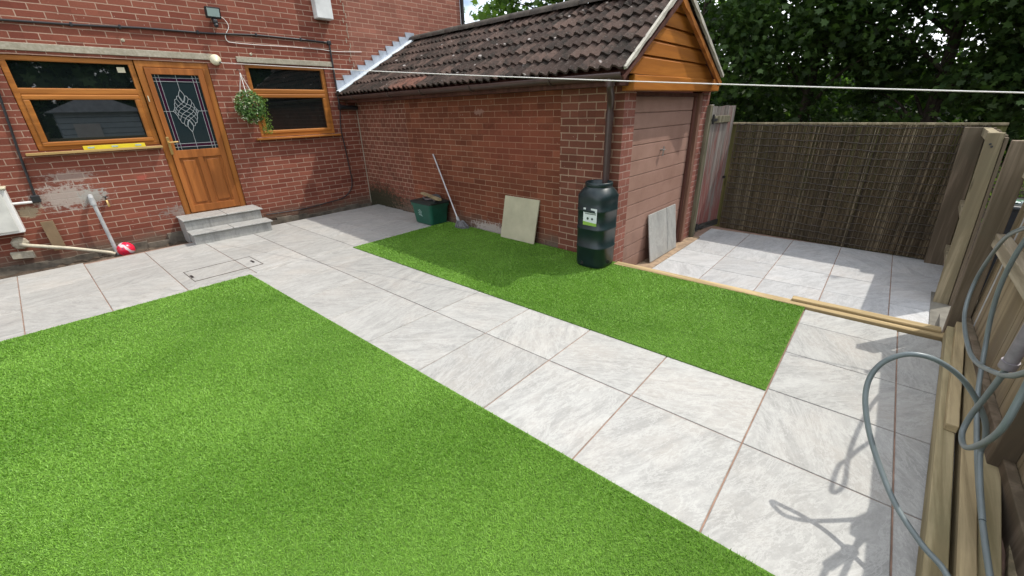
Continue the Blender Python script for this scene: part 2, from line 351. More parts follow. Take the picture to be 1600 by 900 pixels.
def paving(name, rects, mat, T, z, gap=.0034, thick=.02):
    g = MB(); ra = []; rb = []
    for (x0, x1, y0, y1) in rects:
        a, b = random.random(), random.random(); dz = random.uniform(-.0008, .0008)
        x0 += gap; x1 -= gap; y0 += gap; y1 -= gap; bv = .0025
        vs = [(x0 + bv, y0 + bv, z + dz), (x1 - bv, y0 + bv, z + dz), (x1 - bv, y1 - bv, z + dz), (x0 + bv, y1 - bv, z + dz),
              (x0, y0, z - .003), (x1, y0, z - .003), (x1, y1, z - .003), (x0, y1, z - .003),
              (x0, y0, z - thick), (x1, y0, z - thick), (x1, y1, z - thick), (x0, y1, z - thick)]
        fs = [(0, 1, 2, 3)] + [(4 + i, 4 + (i + 1) % 4, (i + 1) % 4, i) for i in range(4)] + [(8 + i, 8 + (i + 1) % 4, 4 + (i + 1) % 4, 4 + i) for i in range(4)]
        g.add([T(*v) for v in vs], fs); ra += [a] * 9; rb += [b] * 9
    o = g.build(name, mat, fix=False)
    for nm, arr in (('rnd', ra), ('rnd2', rb)):
        at = o.data.attributes.new(nm, 'FLOAT', 'FACE'); at.data.foreach_set('value', arr)
    return tag(o, kind='structure')
YJ = [-.28, -.52, -1.11, -1.69, -2.29] + [-2.29 - .6 * i for i in range(1, 9)] + [-7.668, -7.905]
YJ = sorted(set(YJ), reverse=True)
XH = [-9.4, -8.8, -8.2, -7.6, -7.0, -6.4, -5.8, -5.22, -4.63, -4.09, -3.52, -2.90, -2.30, -1.73, -1.15, -.57, -.02]
rects = []
MAN = (-3.41, -2.735, -2.13, -1.70)
for i in range(len(XH) - 1):
    for j in range(5):
        y1, y0 = YJ[j], YJ[j + 1]
        if j == 4: y0 = -2.40
        x0, x1 = XH[i], XH[i + 1]
        if j == 0 and x1 < -2.8: y1 = -.27 if (x1 < -4.0 or x0 > -3.5) else (-.20 if x1 < -3.6 else -.36)
        if j == 4 and -3.6 < x0 < -2.8: pass
        if x1 > -.1: x1 = -.3 - .0488 * y0 * 0 if False else x1
        rects.append((x0, x1, y0, y1))
for j in range(4, len(YJ) - 1):
    y1, y0 = YJ[j], YJ[j + 1]
    if j == 4: y1 = -2.40
    if y0 < y1 - .02:
        rects.append((-2.30, -1.73, y0, y1)); rects.append((-2.985, -2.30, y0, y1))
for j in range(len(YJ) - 1):
    y1, y0 = YJ[j], YJ[j + 1]
    if y1 <= -7.05:
        for x0, x1 in ((-1.73, -1.203), (-1.203, -.678), (-.678, -.345)): rects.append((x0, x1, y0, y1))
        rects.append((-3.5, -2.985, y0, y1)) if y1 < -7.6 else None
ok = [q for q in rects if q[1] - q[0] > .03 and q[3] - q[2] > .03]
def clip_wall(q):     # keep tiles out of the garage wall (world x = 0)
    x0, x1, y0, y1 = q
    lim = SA * y0 / CA - .004
    return (x0, min(x1, lim), y0, y1)
ok = [clip_wall(q) for q in ok]
paving("patio_paving", [q for q in ok if q[1] - q[0] > .03], M_tile, pat, 0.)
TZ = -.27
rects = []
tx = [-.28, .20, .79, 1.37, 1.96, 2.55, 2.72, 3.2]; ty = [-5.43, -6.0, -6.565, -7.125, -7.66, -8.16]
tx = [-.18, .285, .83, 1.39, 1.96, 2.53, 2.70, ]
for i in range(len(tx) - 1):
    for j in range(len(ty) - 1): rects.append((tx[i], tx[i + 1], ty[j + 1], ty[j]))
paving("lower_terrace_paving", rects, M_tile2, lambda x, y, z: (x * 1 - y * .071, y + x * .071, z) if False else (CA * x - SA * 1.25 * y, SA * x + CA * y, z), TZ)
g = MB(); g.box(.02, 3.5, -8.12, -5.2, -.43, TZ - .0055); tag(g.build("terrace_bed", M_grout), kind='structure')
g = MB(); g.box(.0, 2.4, -5.44, -5.16, -.42, -.262, T=lambda x, y, z: (x, y + .035 * x, z)); tag(g.build("garage_threshold", plain("threshold_screed", (.28, .20, .13), .95, .4, 9, bump=.8)), kind='structure')
g = MB(); g.box(.9, 1.9, -8.3, -7.90, -.42, TZ + .01); g.box(-.3, .9, -8.3, -7.93, -.42, -.12); tag(g.build("gateway_concrete", M_conc), kind='structure')

# lawns: backing sheets (things of the setting) and pile (stuff)
lawnA = [(-9.5, -2.405), (-2.965, -2.405), (-2.925, -7.72), (-9.5, -7.72)]
lawnB = [(-1.765, -2.415), (-.165, -2.415), (-.29, -5.40), (-.345, -5.42), (-.345, -7.085), (-1.765, -7.085)]
for nm, poly in (("main_lawn", lawnA), ("side_lawn", lawnB)):
    g = MB(); g.prism(poly, lambda a, b, h: pat(a, b, h), -.02, .006)
    tag(g.build(nm, M_turfb), kind='structure')
CAMP = np.array([-3.8859, -7.4891, 1.5688]); CF = np.array(f); CR = np.array(r); CU = np.array(u)
def inpoly(px, py, poly):
    n = len(poly); ins = np.zeros(len(px), bool); j = n - 1
    for i in range(n):
        xi, yi = poly[i]; xj, yj = poly[j]
        c_ = ((yi > py) != (yj > py)) & (px < (xj - xi) * (py - yi) / (yj - yi + 1e-12) + xi)
        ins ^= c_; j = i
    return ins
def turf(name, poly, label):
    xs = [q[0] for q in poly]; ys = [q[1] for q in poly]
    x0, x1, y0, y1 = max(min(xs), -9.5), max(xs), min(ys), max(ys)
    N = int((x1 - x0) * (y1 - y0) * 60000)
    px = rng.uniform(x0, x1, N); py = rng.uniform(y0, y1, N)
    k = inpoly(px, py, poly) & inpoly(px + .005, py, poly) & inpoly(px, py + .006, poly) & inpoly(px, py - .005, poly); px, py = px[k], py[k]
    wx = CA * px - SA * py; wy = SA * px + CA * py
    P = np.stack([wx, wy, np.zeros_like(wx)], 1); q = P - CAMP
    dep = q @ CF; cx = (q @ CR) / np.maximum(dep, .01); cy = (q @ CU) / np.maximum(dep, .01); dist = np.linalg.norm(q, axis=1)
    vis = dep > -.9
    dens = np.clip((2.4 / dist) ** 1.25, .16, 1.)
    k = vis & (rng.random(len(dist)) < dens); P = P[k]; dist = dist[k]; n = len(P)
    # tufts lean together by patches
    a = rng.uniform(0, 2 * np.pi, n); lean = rng.uniform(.3, 1.0, n) + .16 * np.sin(P[:, 0] * 1.7 + 2 * np.sin(P[:, 1] * 1.1)) * np.sin(P[:, 1] * 2.3 + 1.)
    clump = .8 * np.sin(P[:, 0] * 9 + 2 * np.sin(P[:, 1] * 5)) + .8 * np.cos(P[:, 1] * 8 + 1.5 * np.sin(P[:, 0] * 6))
    a = a * .8 + clump * .5
    h = rng.uniform(.012, .021, n) * (1 + .12 * np.sin(P[:, 0] * 2.3 + P[:, 1] * 1.7)); w = .00105 * np.clip(dist / 2.0, 1., 3.2) * rng.uniform(.8, 1.3, n)
    dx, dy = np.cos(a), np.sin(a); b = rng.uniform(0, 2 * np.pi, n); sx, sy = np.cos(b), np.sin(b)
    z0 = .004
    def mk(off, hz, ww): return np.stack([P[:, 0] + dx * off + sx * ww, P[:, 1] + dy * off + sy * ww, hz + 0 * ww], 1)
    o1 = h * lean * .35; o2 = h * lean
    h1 = h * .62; h2 = h * np.sqrt(np.clip(1 - (lean * .78) ** 2, .15, 1))
    V = np.stack([mk(0 * h, z0 + 0 * h, -w), mk(0 * h, z0 + 0 * h, w), mk(o1, h1, w * .85), mk(o1, h1, -w * .85), mk(o2, h2, 0 * w)], 1).reshape(-1, 3)
    base = (np.arange(n) * 5)[:, None]
    loops = np.concatenate([base + np.array([0, 1, 2, 3]), base + np.array([3, 2, 4])], 1).reshape(-1)
    st = np.empty(2 * n, np.int32); st[0::2] = np.arange(n) * 7; st[1::2] = np.arange(n) * 7 + 4
    me = D.meshes.new(name); me.vertices.add(5 * n); me.vertices.foreach_set('co', V.ravel().astype(np.float32))
    me.loops.add(7 * n); me.loops.foreach_set('vertex_index', loops.astype(np.int32)); me.polygons.add(2 * n); me.polygons.foreach_set('loop_start', st)
    rnd = np.repeat(np.clip(rng.beta(1.7, 1.9, n) + .17 * np.sin(P[:, 0] * 3.1 + 1.3 * np.sin(P[:, 1] * 2.2)) * np.cos(P[:, 1] * 2.7) + .10 * np.sin(P[:, 0] * 7.7 + 2.1 * np.sin(P[:, 1] * 5.2)) * np.sin(P[:, 1] * 8.3), 0, 1), 2)
    at = me.attributes.new('rnd', 'FLOAT', 'FACE'); at.data.foreach_set('value', rnd.astype(np.float32))
    me.materials.append(M_turf); me.update(calc_edges=True)
    o = D.objects.new(name, me); COL.objects.link(o); tag(o, label, 'grass', kind='stuff'); return n
turf("artificial_grass", lawnA, "bright green artificial turf pile of the big front lawn")
turf("artificial_grass", lawnB, "green artificial turf pile of the strip beside the garage wall")

# ------------------------------------------------------------------ house
def wallsheet(g, x0, x1, z0, z1, holes, T, depth):
    xs = sorted({x0, x1, *[h[0] for h in holes], *[h[1] for h in holes]}); zs = sorted({z0, z1, *[h[2] for h in holes], *[h[3] for h in holes]})
    for i in range(len(xs) - 1):
        for j in range(len(zs) - 1):
            cx, cz = (xs[i] + xs[i + 1]) / 2, (zs[j] + zs[j + 1]) / 2
            if any(h[0] < cx < h[1] and h[2] < cz < h[3] for h in holes): continue
            g.add([T(xs[i], zs[j], 0), T(xs[i + 1], zs[j], 0), T(xs[i + 1], zs[j + 1], 0), T(xs[i], zs[j + 1], 0)], [(0, 1, 2, 3)])
    for a, b, c_, d in holes:
        for (p, q, s_, t) in ((a, c_, a, d), (b, d, b, c_), (a, d, b, d), (b, c_, a, c_)):
            g.add([T(p, q, 0), T(s_, t, 0), T(s_, t, depth), T(p, q, depth)], [(0, 1, 2, 3)])
house = thing("brick_house", "red brick house with golden oak door and windows", "house", (-2, 0, 0))
HT = lambda x, z, d: (x, d, z)
W1 = (-4.03, -2.885, 1.255, 2.262); DR = (-2.885, -2.085, .27, 2.262); W2 = (-1.635, -.455, 1.268, 2.285)
g = MB(); wallsheet(g, -9.5, .06, -.42, 6.0, [W1, DR, W2], HT, .14)
g.cur = 1; wallsheet(g, .06, 2.545, -.42, 6.0, [], HT, .1); g.cur = 0
g.add([(2.545, 0, -.42), (2.545, 6, -.42), (2.545, 6, 6.), (2.545, 0, 6.)], [(0, 1, 2, 3)])
g.add([(-9.5, 0, -.42), (-9.5, 6, -.42), (-9.5, 6, 6.), (-9.5, 0, 6.)], [(3, 2, 1, 0)])
g.add([(-9.5, 6, -.42), (2.545, 6, -.42), (2.545, 6, 6.), (-9.5, 6, 6.)], [(3, 2, 1, 0)])
g.build("wall", [M_house, M_house2], house, fix=False)
g = MB(); g.prism([(-.15, 5.98), (3., 7.9), (6.15, 5.98)], lambda a, b, h: (h, a, b), -9.7, 2.62); g.build("roof", M_roof, house)
g = MB()                                                              # rough concrete footing along the foot of the wall
for i, xx in enumerate(np.arange(-9.4, -.05, .24)):
    g.box(xx, xx + .2395, -.028 - .016 * random.random(), -.001, -.42, -.02 + .05 * random.random() + (.09 if -3.2 < xx < -2.9 else .0))
g.build("footing", NB("footing_mortar").m and plain("footing_mortar", (.13, .11, .085), .95, .6, 6, bump=.9), house)
g = MB(); g.box(-4.6, -2.0, -.012, .06, 2.30, 2.378, bev=.006); g.build("lintel", M_lintel, house)
g = MB(); g.box(-1.715, -.312, -.014, .06, 2.292, 2.366, bev=.006); g.build("lintel", M_lintel, house)
g = MB(); g.box(-.012, -.0005, -.012, -.0005, .0, 1.74); g.build("corner_joint", M_lintel, house)
g = MB(); q_ = [(.035 + (.02 if i % 2 else -.012) + .02 * math.sin(i * 1.7), 1.95 + i * .0712) for i in range(27)]
poly = []
for i in range(26): poly += [(q_[i][0], q_[i][1]), (q_[i][0], q_[i + 1][1])]
V_ = []
for a_, b_ in poly: V_ += [(a_, -.003, b_), (a_ + .012, -.003, b_)]
g.add(V_, [(2 * i, 2 * i + 1, 2 * i + 3, 2 * i + 2) for i in range(len(poly) - 1)]); g.build("toothed_joint", M_lintel, house)
for xx, zz in ((-2.912, 2.469), (-1.506, 2.405)):
    g = MB(); g.tube([(xx, 0, zz), (xx, -.025, zz), (xx + .004, -.03, zz + .02)], .004, 6); g.lathe([(.02, -.0005), (.018, -.004), (.0, -.005)], (xx, 0, zz), 7, 'y'); g.build("wall_hook", M_dull, house)
g = MB(); g.box(2.549, 2.60, -.055, .0, 1.0, 6.0); g.build("corner_trim", M_black, house)

def frame(g, x0, x1, z0, z1, w, y0, y1, wb=None, bev=.006):
    wb = wb or w
    g.box(x0, x1, y0, y1, z0, z0 + wb, bev=bev); g.box(x0, x1, y0 + .0005, y1, z1 - w, z1, bev=bev)
    g.box(x0, x0 + w, y0 + .001, y1, z0 + wb - .004, z1 - w + .004, bev=bev); g.box(x1 - w, x1, y0 + .001, y1, z0 + wb - .004, z1 - w + .004, bev=bev)
def window(hole, ztr, hung):
    x0, x1, z0, z1 = hole
    g = MB(); frame(g, x0 + .004, x1 - .002, z0 + .002, z1 - .002, .055, .02, .10, .05)
    g.box(x0 + .05, x1 - .05, .022, .095, ztr - .035, ztr + .035, bev=.012)
    fr = g.build("window_frame", M_oak, house)
    g = MB(); g.box(x0 + .052, x1 - .052, .062, .07, ztr + .033, z1 - .05); g.build("glass_pane", M_glass, fr)
    g = MB(); frame(g, x0 + .056, x1 - .056, z0 + .048, ztr - .034, .055, .008, .055, .05, .012); sa = g.build("opening_sash", M_oak, fr)
    g = MB(); g.box(x0 + .10, x1 - .10, .045, .052, z0 + .09, ztr - .08); g.build("glass_pane", M_glass, fr)
    return fr
fr1 = window(W1, 1.895, True); fr2 = window(W2, 1.915, True)
g = MB(); g.box(-3.06, -2.985, .058, .0618, 2.115, 2.175); g.build("vent_sticker", M_cream, fr1)
g = MB(); g.box(-3.545, -3.505, .03, .045, 1.275, 1.30); g.build("window_catch", M_cream, fr1)
g = MB(); g.box(-2.858, -2.848, .0, .02, 1.78, 1.85, bev=.003); g.build("window_catch", M_cream, fr1)
M_sill = woodmat("sill_wood", (.36, .24, .09), (.50, .35, .15), 'x', .7, 1.)
g = MB(); g.box(-4.14, -2.888, -.085, .03, 1.218, 1.245, bev=.004); g.build("window_sill", M_sill, fr1)
g = MB(); g.box(-1.72, -.40, -.08, .03, 1.236, 1.262, bev=.004); g.build("window_sill", M_oak, fr2)
# door
g = MB(); frame(g, DR[0] + .003, DR[1] - .003, DR[2], DR[3] - .002, .075, .012, .12, .035); df = g.build("door_frame", M_oakv, house)
dx0, dx1, dz0, dz1 = DR[0] + .082, DR[1] - .082, DR[2] + .04, DR[3] - .082
GX0, GX1, GZ0, GZ1 = -2.745, -2.235, 1.165, 2.105
g = MB(); yA, yB = -.004, .05
for b in ((dx0, GX0, dz0, dz1), (GX1, dx1, dz0, dz1), (GX0 - .002, GX1 + .002, GZ1, dz1), (GX0 - .002, GX1 + .002, 1.06, GZ0), (GX0 - .002, GX1 + .002, dz0, .41), (-2.525, -2.465, .405, 1.065)):
    g.box(b[0], b[1], yA + .0004 * len(g.f) / 6 % .002, yB, b[2], b[3], bev=.004)
g.box(GX0 - .004, GX1 + .004, .018, .045, .40, 1.07)
for (a, b) in ((-2.738, -2.53), (-2.46, -2.242)):
    g.box(a + .03, b - .03, .006, .03, .44, 1.03, bev=.011)
leaf = g.build("back_door", M_door, house)
g = MB(); g.box(GX0 - .003, GX1 + .003, .022, .03, GZ0 - .003, GZ1 + .003); gl = g.build("door_glass", M_dglass, leaf)
yl = .018
g = MB()
for a, b, c_, d in ((GX0 + .035, GX0 + .072, GZ0 + .04, GZ1 - .04), (GX1 - .072, GX1 - .035, GZ0 + .04, GZ1 - .04), (GX0 + .072, GX1 - .072, GZ1 - .082, GZ1 - .04), (GX0 + .072, GX1 - .072, GZ0 + .04, GZ0 + .082)):
    g.box(a, b, .0195, .0215, c_, d)
g.build("stained_border", M_purple, leaf)
g = MB(); mxc, mzc = (GX0 + GX1) / 2, 1.66
def came(pts, w=.0026): g.tube([(a, yl, b) for a, b in pts], w, 6)
for xx in (GX0 + .035, GX0 + .072, GX1 - .072, GX1 - .035): came([(xx, GZ0), (xx, GZ1)])
for zz in (GZ0 + .04, GZ0 + .082, GZ1 - .082, GZ1 - .04): came([(GX0, zz), (GX1, zz)])
came([(mxc, GZ1), (mxc, mzc + .265)]); came([(mxc, GZ0), (mxc, mzc - .265)]); came([(GX0, mzc), (mxc - .14, mzc)]); came([(GX1, mzc), (mxc + .14, mzc)])
for s in (1, -1):
    petal = [(0, .265), (.026, .215), (.030, .17), (.016, .13), (0, .11)]
    for t in (1, -1):
        came(spline([(mxc + t * a, mzc + s * b) for a, b in petal], 5), .0032)
        sc_ = [(.028, .19), (.055, .185), (.066, .155), (.088, .145), (.095, .11), (.108, .09), (.112, .055), (.14, 0)]
        came(spline([(mxc + t * a, mzc + s * b) for a, b in sc_], 5), .0032)
for t in (1, -1):
    for (a0, b0, a1, b1) in ((-.066, .155, .108, -.055), (-.095, .11, .095, -.11), (-.112, .055, .066, -.155), (-.028, .18, .125, -.02), (-.125, .02, .028, -.18)):
        dx_, dz_ = a1 - a0, b1 - b0
        came(spline([(mxc + t * a0, mzc + b0), (mxc + t * (a0 + dx_ * .3 - .012), mzc + b0 + dz_ * .3 - .008), (mxc + t * (a0 + dx_ * .7 + .012), mzc + b0 + dz_ * .7 + .008), (mxc + t * a1, mzc + b1)], 6), .0026)
g.build("lead_came", M_lead, leaf)
g = MB(); g.box(-2.815, -2.782, -.012, -.002, 1.12, 1.345, bev=.005)
g.tube([(-2.799, -.01, 1.275), (-2.799, -.055, 1.275), (-2.785, -.06, 1.277), (-2.70, -.058, 1.28)], .0095, 10); g.tube([(-2.799, -.01, 1.17), (-2.799, -.022, 1.17)], .011, 10)
g.build("door_handle", M_brass, leaf)

# pipes and cables clipped to the house
def pipe_part(name, pts, rad, mat, parent, n=8, smooth_n=0):
    g = MB(); g.tube(spline(pts, smooth_n) if smooth_n else pts, rad, n); return g.build(name, mat, parent)
g = MB(); g.tube([(-6., -.016, 2.575), (-3.877, -.016, 2.580), (-3.338, -.016, 2.590), (-2.684, -.016, 2.618), (-2.0, -.016, 2.622), (-1.379, -.016, 2.655), (-.748, -.016, 2.65), (-.304, -.016, 2.640)], .0125, 8)
g.tube([(-.304, -.016, 2.645), (-.312, -.016, 1.68)], .0135, 8); g.box(-.335, -.275, -.035, -.001, 2.61, 2.668, bev=.006)
for xx, zz in ((-3.33, 2.59), (-2.1, 2.622), (-1.38, 2.655), (-.75, 2.65), (-2.9, 2.608)): g.box(xx - .011, xx + .011, -.033, -.001, zz - .02, zz + .024, bev=.003)
g.build("black_conduit", M_black, house)
g = MB(); g.tube([(-.335, -.045, 1.68), (-.02, -.05, 1.665)], .034, 12); g.tube([(-.34, -.045, 1.68), (-.30, -.045, 1.68)], .046, 12); g.build("overflow_pipe", M_black, house)
pipe_part("hanging_cable", [(-.312, -.02, 1.65), (-.36, -.02, 1.35), (-.345, -.02, 1.05), (-.33, -.02, .72), (-.325, -.02, .45), (-.38, -.02, .29), (-.56, -.025, .17), (-.86, -.03, .135), (-1.3, -.03, .10), (-1.86, -.03, .11)], .0085, M_black, house, 7, 6)
pipe_part("white_cable", [(-1.80, -.03, 2.84), (-1.74, -.012, 2.81), (-1.71, -.01, 2.725), (-1.775, -.01, 2.62), (-1.77, -.01, 2.55), (-1.70, -.01, 2.535), (-1.41, -.01, 2.53), (-.962, -.01, 2.538), (-.468, -.01, 2.535), (-.21, -.01, 2.522), (.253, -.01, 2.545)], .0045, M_rope, house, 6, 6)
pipe_part("drop_cable", [(-4.07, -.018, 2.30), (-4.12, -.018, 1.95), (-4.16, -.018, 1.52), (-4.19, -.018, 1.2), (-4.22, -.02, .78)], .012, M_black, house, 8, 6)
g = MB(); g.box(-4.26, -4.185, -.05, -.001, .70, .785, bev=.012); g.tube([(-4.42, -.022, .715), (-4.25, -.022, .712)], .013, 8); g.build("cable_junction", M_black, house)
g = MB(); g.tube([(-4.42, -.03, .714), (-4.262, -.03, .711)], .0145, 10); g.build("white_conduit", M_white, house)
g = MB(); g.tube([(-3.765, .0, .70), (-3.765, -.07, .70), (-3.765, -.095, .675)], .026, 12); g.tube([(-3.766, -.09, .69), (-3.764, -.10, .60)], .029, 12); g.tube([(-3.764, -.10, .62), (-3.735, -.115, -.07)], .021, 12); g.build("waste_pipe", M_grey, house)
g = MB(); g.tube([(-4.51, 0., .26), (-4.50, -.075, .255), (-4.44, -.10, .235), (-4.12, -.12, .125), (-3.80, -.13, -.01), (-3.76, -.13, -.04)], .0205, 12); g.build("drain_pipe", M_dull, house)
g = MB(); g.lathe([(.0, -.012), (.075, -.012), (.06, -.05), (.03, -.06)], (-4.51, 0, .265), 9, 'y', False); g.build("pipe_collar", M_lintel, house)
g = MB(); g.box(-4.62, -4.44, -.07, -.012, .085, .165, T=lambda x, y, z: (x, y, z - .12 * (x + 4.5)), bev=.006); g.build("stone_offcut", M_lintel, house)

def toplevel(o, label, cat, group=None): return tag(o, label, cat, group)
# meter cabinet
t = thing("meter_cabinet", "off-white meter cabinet on the brick wall at the far left", "meter box", (-4.7, 0, .4))
g = MB(); g.box(-5.0, -4.415, -.145, -.001, .40, .895, bev=.01); g.build("box", M_white, t)
g = MB(); g.box(-4.985, -4.455, -.162, -.146, .425, .87, bev=.006); g.build("door", plain("cabinet_door", (.52, .52, .48), .5, .2, 4), t)
g = MB(); g.box(-5.0, -4.405, -.175, .0, .896, .915, bev=.004); g.build("lid", M_cream, t)
g = MB(); g.box(-4.275, -4.165, -.05, -.025, .12, .475, T=lambda x, y, z: (x - .03 * (z - .3), y + .06 * (z - .47), z), bev=.003)
toplevel(g.build("brown_board", plain("brown_board", (.17, .115, .062), .8, .2, 8)), "small brown board leaning on the brick wall beside the meter cabinet", "board")
t = thing("garden_tap", "small brass tap on the wall beside the grey waste pipe", "tap", (-3.63, 0, .6))
g = MB(); g.tube([(-3.635, 0, .625), (-3.635, -.06, .625)], .011, 10); g.tube([(-3.635, -.06, .63), (-3.632, -.075, .60), (-3.632, -.076, .555)], .013, 10); g.build("spout", M_brass, t)
g = MB(); g.tube([(-3.635, -.035, .63), (-3.635, -.04, .67)], .007, 8); g.box(-3.66, -3.61, -.046, -.034, .67, .682, bev=.004); g.build("handle", M_black, t)
# steps
t = thing("door_step", "two grey porcelain steps below the back door", "steps", (-2.5, -.5, 0))
g = MB(); g.box(-2.985, -2.03, -.42, -.004, -.05, .27, bev=.003); g.box(-2.97, -2.01, -.705, -.425, -.05, .125, bev=.003)
g.build("riser", M_tile, t)
def tread(x0, x1, y0, y1, z): 
    g = MB(); g.box(x0, x1, y0, y1, z, z + .022, bev=.008); return g.build("tread", M_tile, t)
T_ = .02
tread(-3.0, -2.475, -.445, -.006, .275); tread(-2.471, -2.0, -.445, -.006, .275)
tread(-2.99, -2.50, -.735, -.43, .13); tread(-2.496, -1.985, -.735, -.43, .13)
# inspection cover
t = thing("inspection_cover", "paved recess cover with thin metal edge in the patio", "drain cover", pat(-3.07, -1.9))
for a, b, c_, d in ((MAN[0], MAN[1], MAN[2] - .012, MAN[2]), (MAN[0], MAN[1], MAN[3] - .005, MAN[3]), (MAN[0], MAN[0] + .006, MAN[2], MAN[3]), (MAN[1] - .006, MAN[1], MAN[2], MAN[3])):
    g = MB(); g.box(a, b, c_, d, -.002, .0035, T=pat); g.build("edge", plain("cover_edge", (.14, .125, .11), .5, .2, 30, metal=.3) if 'cover_edge' not in D.materials else D.materials['cover_edge'], t)
for xx in (MAN[0] + .012, MAN[1] - .060):
    g = MB(); g.box(xx, xx + .022, -1.985, -1.885, -.002, .004, T=pat); g.build("lifting_slot", M_black, t)
# spirit level on the sill
t = thing("spirit_level", "long yellow spirit level lying on the left window sill", "spirit level", (-3.35, -.06, 1.245))
g = MB(); g.box(-3.65, -3.06, -.078, -.052, 1.246, 1.292, bev=.002); g.build("body", M_yellow, t)
for xx in (-3.36, -3.13, -3.58): g = MB(); g.box(xx - .03, xx + .03, -.0805, -.077, 1.262, 1.28); g.build("vial", M_lcd, t)
# flood light
t = thing("security_light", "black security flood light with sensor high on the brick wall", "flood light", (-1.88, -.05, 2.85))
FT = lambda x, y, z: (x, y - .35 * (z - 2.86), z)
g = MB(); g.box(-1.965, -1.79, -.10, -.045, 2.80, 2.925, T=lambda x, y, z: (x, y - .30 * (z - 2.86), z), bev=.008); g.build("housing", M_black, t)
g = MB(); g.box(-1.948, -1.807, -.106, -.1005, 2.817, 2.908, T=lambda x, y, z: (x, y - .30 * (z - 2.86), z)); g.build("lens", M_lcd, t)
g = MB(); g.tube([(-1.878, 0, 2.80), (-1.878, -.07, 2.79), (-1.878, -.075, 2.76)], .02, 10); g.box(-1.905, -1.85, -.11, -.05, 2.735, 2.785, bev=.012); g.lathe([(.026, .0), (.03, -.025), (.018, -.042), (.0, -.046)], (-1.878, -.085, 2.737), 12); g.build("motion_sensor", M_black, t)
# white boxed casing at top
g = MB(); g.box(-.475, -.215, -.14, -.001, 2.95, 4.4, bev=.012)
toplevel(g.build("white_casing", plain("casing_white", (.60, .61, .60), .5, .15, 5)), "white square boxed duct fixed high on the wall", "duct")
# clothes line
t = thing("clothes_line", "retractable clothes line with cream reel and long white cord", "clothes line", (-1.99, 0, 2.3))
g = MB(); g.lathe([(.0, -.002), (.058, -.002), (.068, -.02), (.066, -.05), (.045, -.07), (.0, -.074)], (-1.985, 0, 2.305), 20, 'y'); g.build("reel", M_cream, t)
g = MB(); g.tube([(-1.95, -.062, 2.275), (-1.93, -.07, 2.27)], .012, 10); g.build("nozzle", M_black, t)
a, b = np.array((-1.94, -.07, 2.27)), np.array((.085, -8.0, 1.571)); pts = []
for i in range(41):
    q = i / 40; pt = a + (b - a) * q; pt[2] -= .03 * 4 * q * (1 - q); pts.append(tuple(pt))
g = MB(); g.tube(pts, .0042, 6); g.build("cord", M_rope, t)
g = MB(); g.tube([(.085, -8.0, 1.571), (.09, -8.03, 1.575)], .006, 6); g.tube([(.09, -8.05, -.3), (.09, -8.05, 1.62)], .02, 10); g.build("line_pole", M_grey, t)
# hanging basket
t = thing("hanging_basket", "round hanging basket of leafy green plants on white cords", "hanging basket", (-1.74, -.14, 1.7))
hk = (-1.748, -.13, 2.13)
g = MB(); g.tube([(-1.748, 0, 2.19), (-1.748, -.06, 2.19), (-1.748, -.12, 2.175), (-1.748, -.13, 2.13)], .004, 6); g.build("hook", M_black, t)
bc = Vector((-1.735, -.165, 1.72))
g = MB(); g.lathe([(.0, -.02), (.012, 0), (.0, .02)], hk, 8)
for a_ in (0.5, 2.4, 4.4): g.tube([hk, (bc.x + .12 * math.cos(a_), bc.y + .10 * math.sin(a_), bc.z + .10)], .0045, 6)
g.build("cord", M_rope, t)
g = MB(); g.lathe([(.02, -.14), (.09, -.12), (.12, -.04), (.125, .04), (.0, .05)], bc, 14); g.build("pot", plain("basket_fibre", (.04, .035, .02), .95, .4, 30), t)

def leafcloud(name, C_, Nn, S_, rnd, mat, parent=None, tmpl=None):
    """C_ centres, Nn normals, S_ sizes -> one mesh of many leaf faces"""
    tm = np.array(tmpl if tmpl is not None else [(0, -.5, 0), (.22, -.2, .04), (.5, -.05, 0), (.28, .18, .05), (.18, .5, 0), (-.18, .5, 0), (-.28, .18, .05), (-.5, -.05, 0), (-.22, -.2, .04)])
    n = len(C_); k = len(tm)
    N_ = Nn / np.linalg.norm(Nn, axis=1, keepdims=True); a = rng.normal(size=(n, 3)); X = np.cross(N_, a); X /= np.linalg.norm(X, axis=1, keepdims=True); Y = np.cross(N_, X)
    V = C_[:, None] + S_[:, None, None] * (tm[None, :, 0:1] * X[:, None] + tm[None, :, 1:2] * Y[:, None] + tm[None, :, 2:3] * N_[:, None])
    me = D.meshes.new(name); me.vertices.add(n * k); me.vertices.foreach_set('co', V.reshape(-1).astype(np.float32))
    me.loops.add(n * k); me.loops.foreach_set('vertex_index', np.arange(n * k, dtype=np.int32)); me.polygons.add(n); me.polygons.foreach_set('loop_start', (np.arange(n) * k).astype(np.int32))
    at = me.attributes.new('rnd', 'FLOAT', 'FACE'); at.data.foreach_set('value', np.clip(rnd, 0, 1).astype(np.float32))
    me.materials.append(mat); me.update(calc_edges=True)
    o = D.objects.new(name, me); COL.objects.link(o)
    if parent: o.parent = parent; o.matrix_parent_inverse = parent.matrix_basis.inverted()
    return o
SMALL = [(0, -.5, 0), (.26, -.1, .06), (0, .5, 0), (-.26, -.1, .06)]
def ballpts(n, rad, shell=.6):
    d = rng.normal(size=(n, 3)); d /= np.linalg.norm(d, axis=1, keepdims=True); rr = (shell + (1 - shell) * rng.random(n)) * 1.0
    return d * rr[:, None] * np.array(rad), d
q, d = ballpts(1300, (.20, .165, .235), .7); q[:, 2] -= .02
leafcloud("foliage", q + np.array(bc), d + .6 * rng.normal(size=d.shape), rng.uniform(.03, .058, len(q)), rng.random(len(q)), leafmat("basket_leaf", (.03, .085, .02), (.16, .28, .08), .25), t, SMALL)
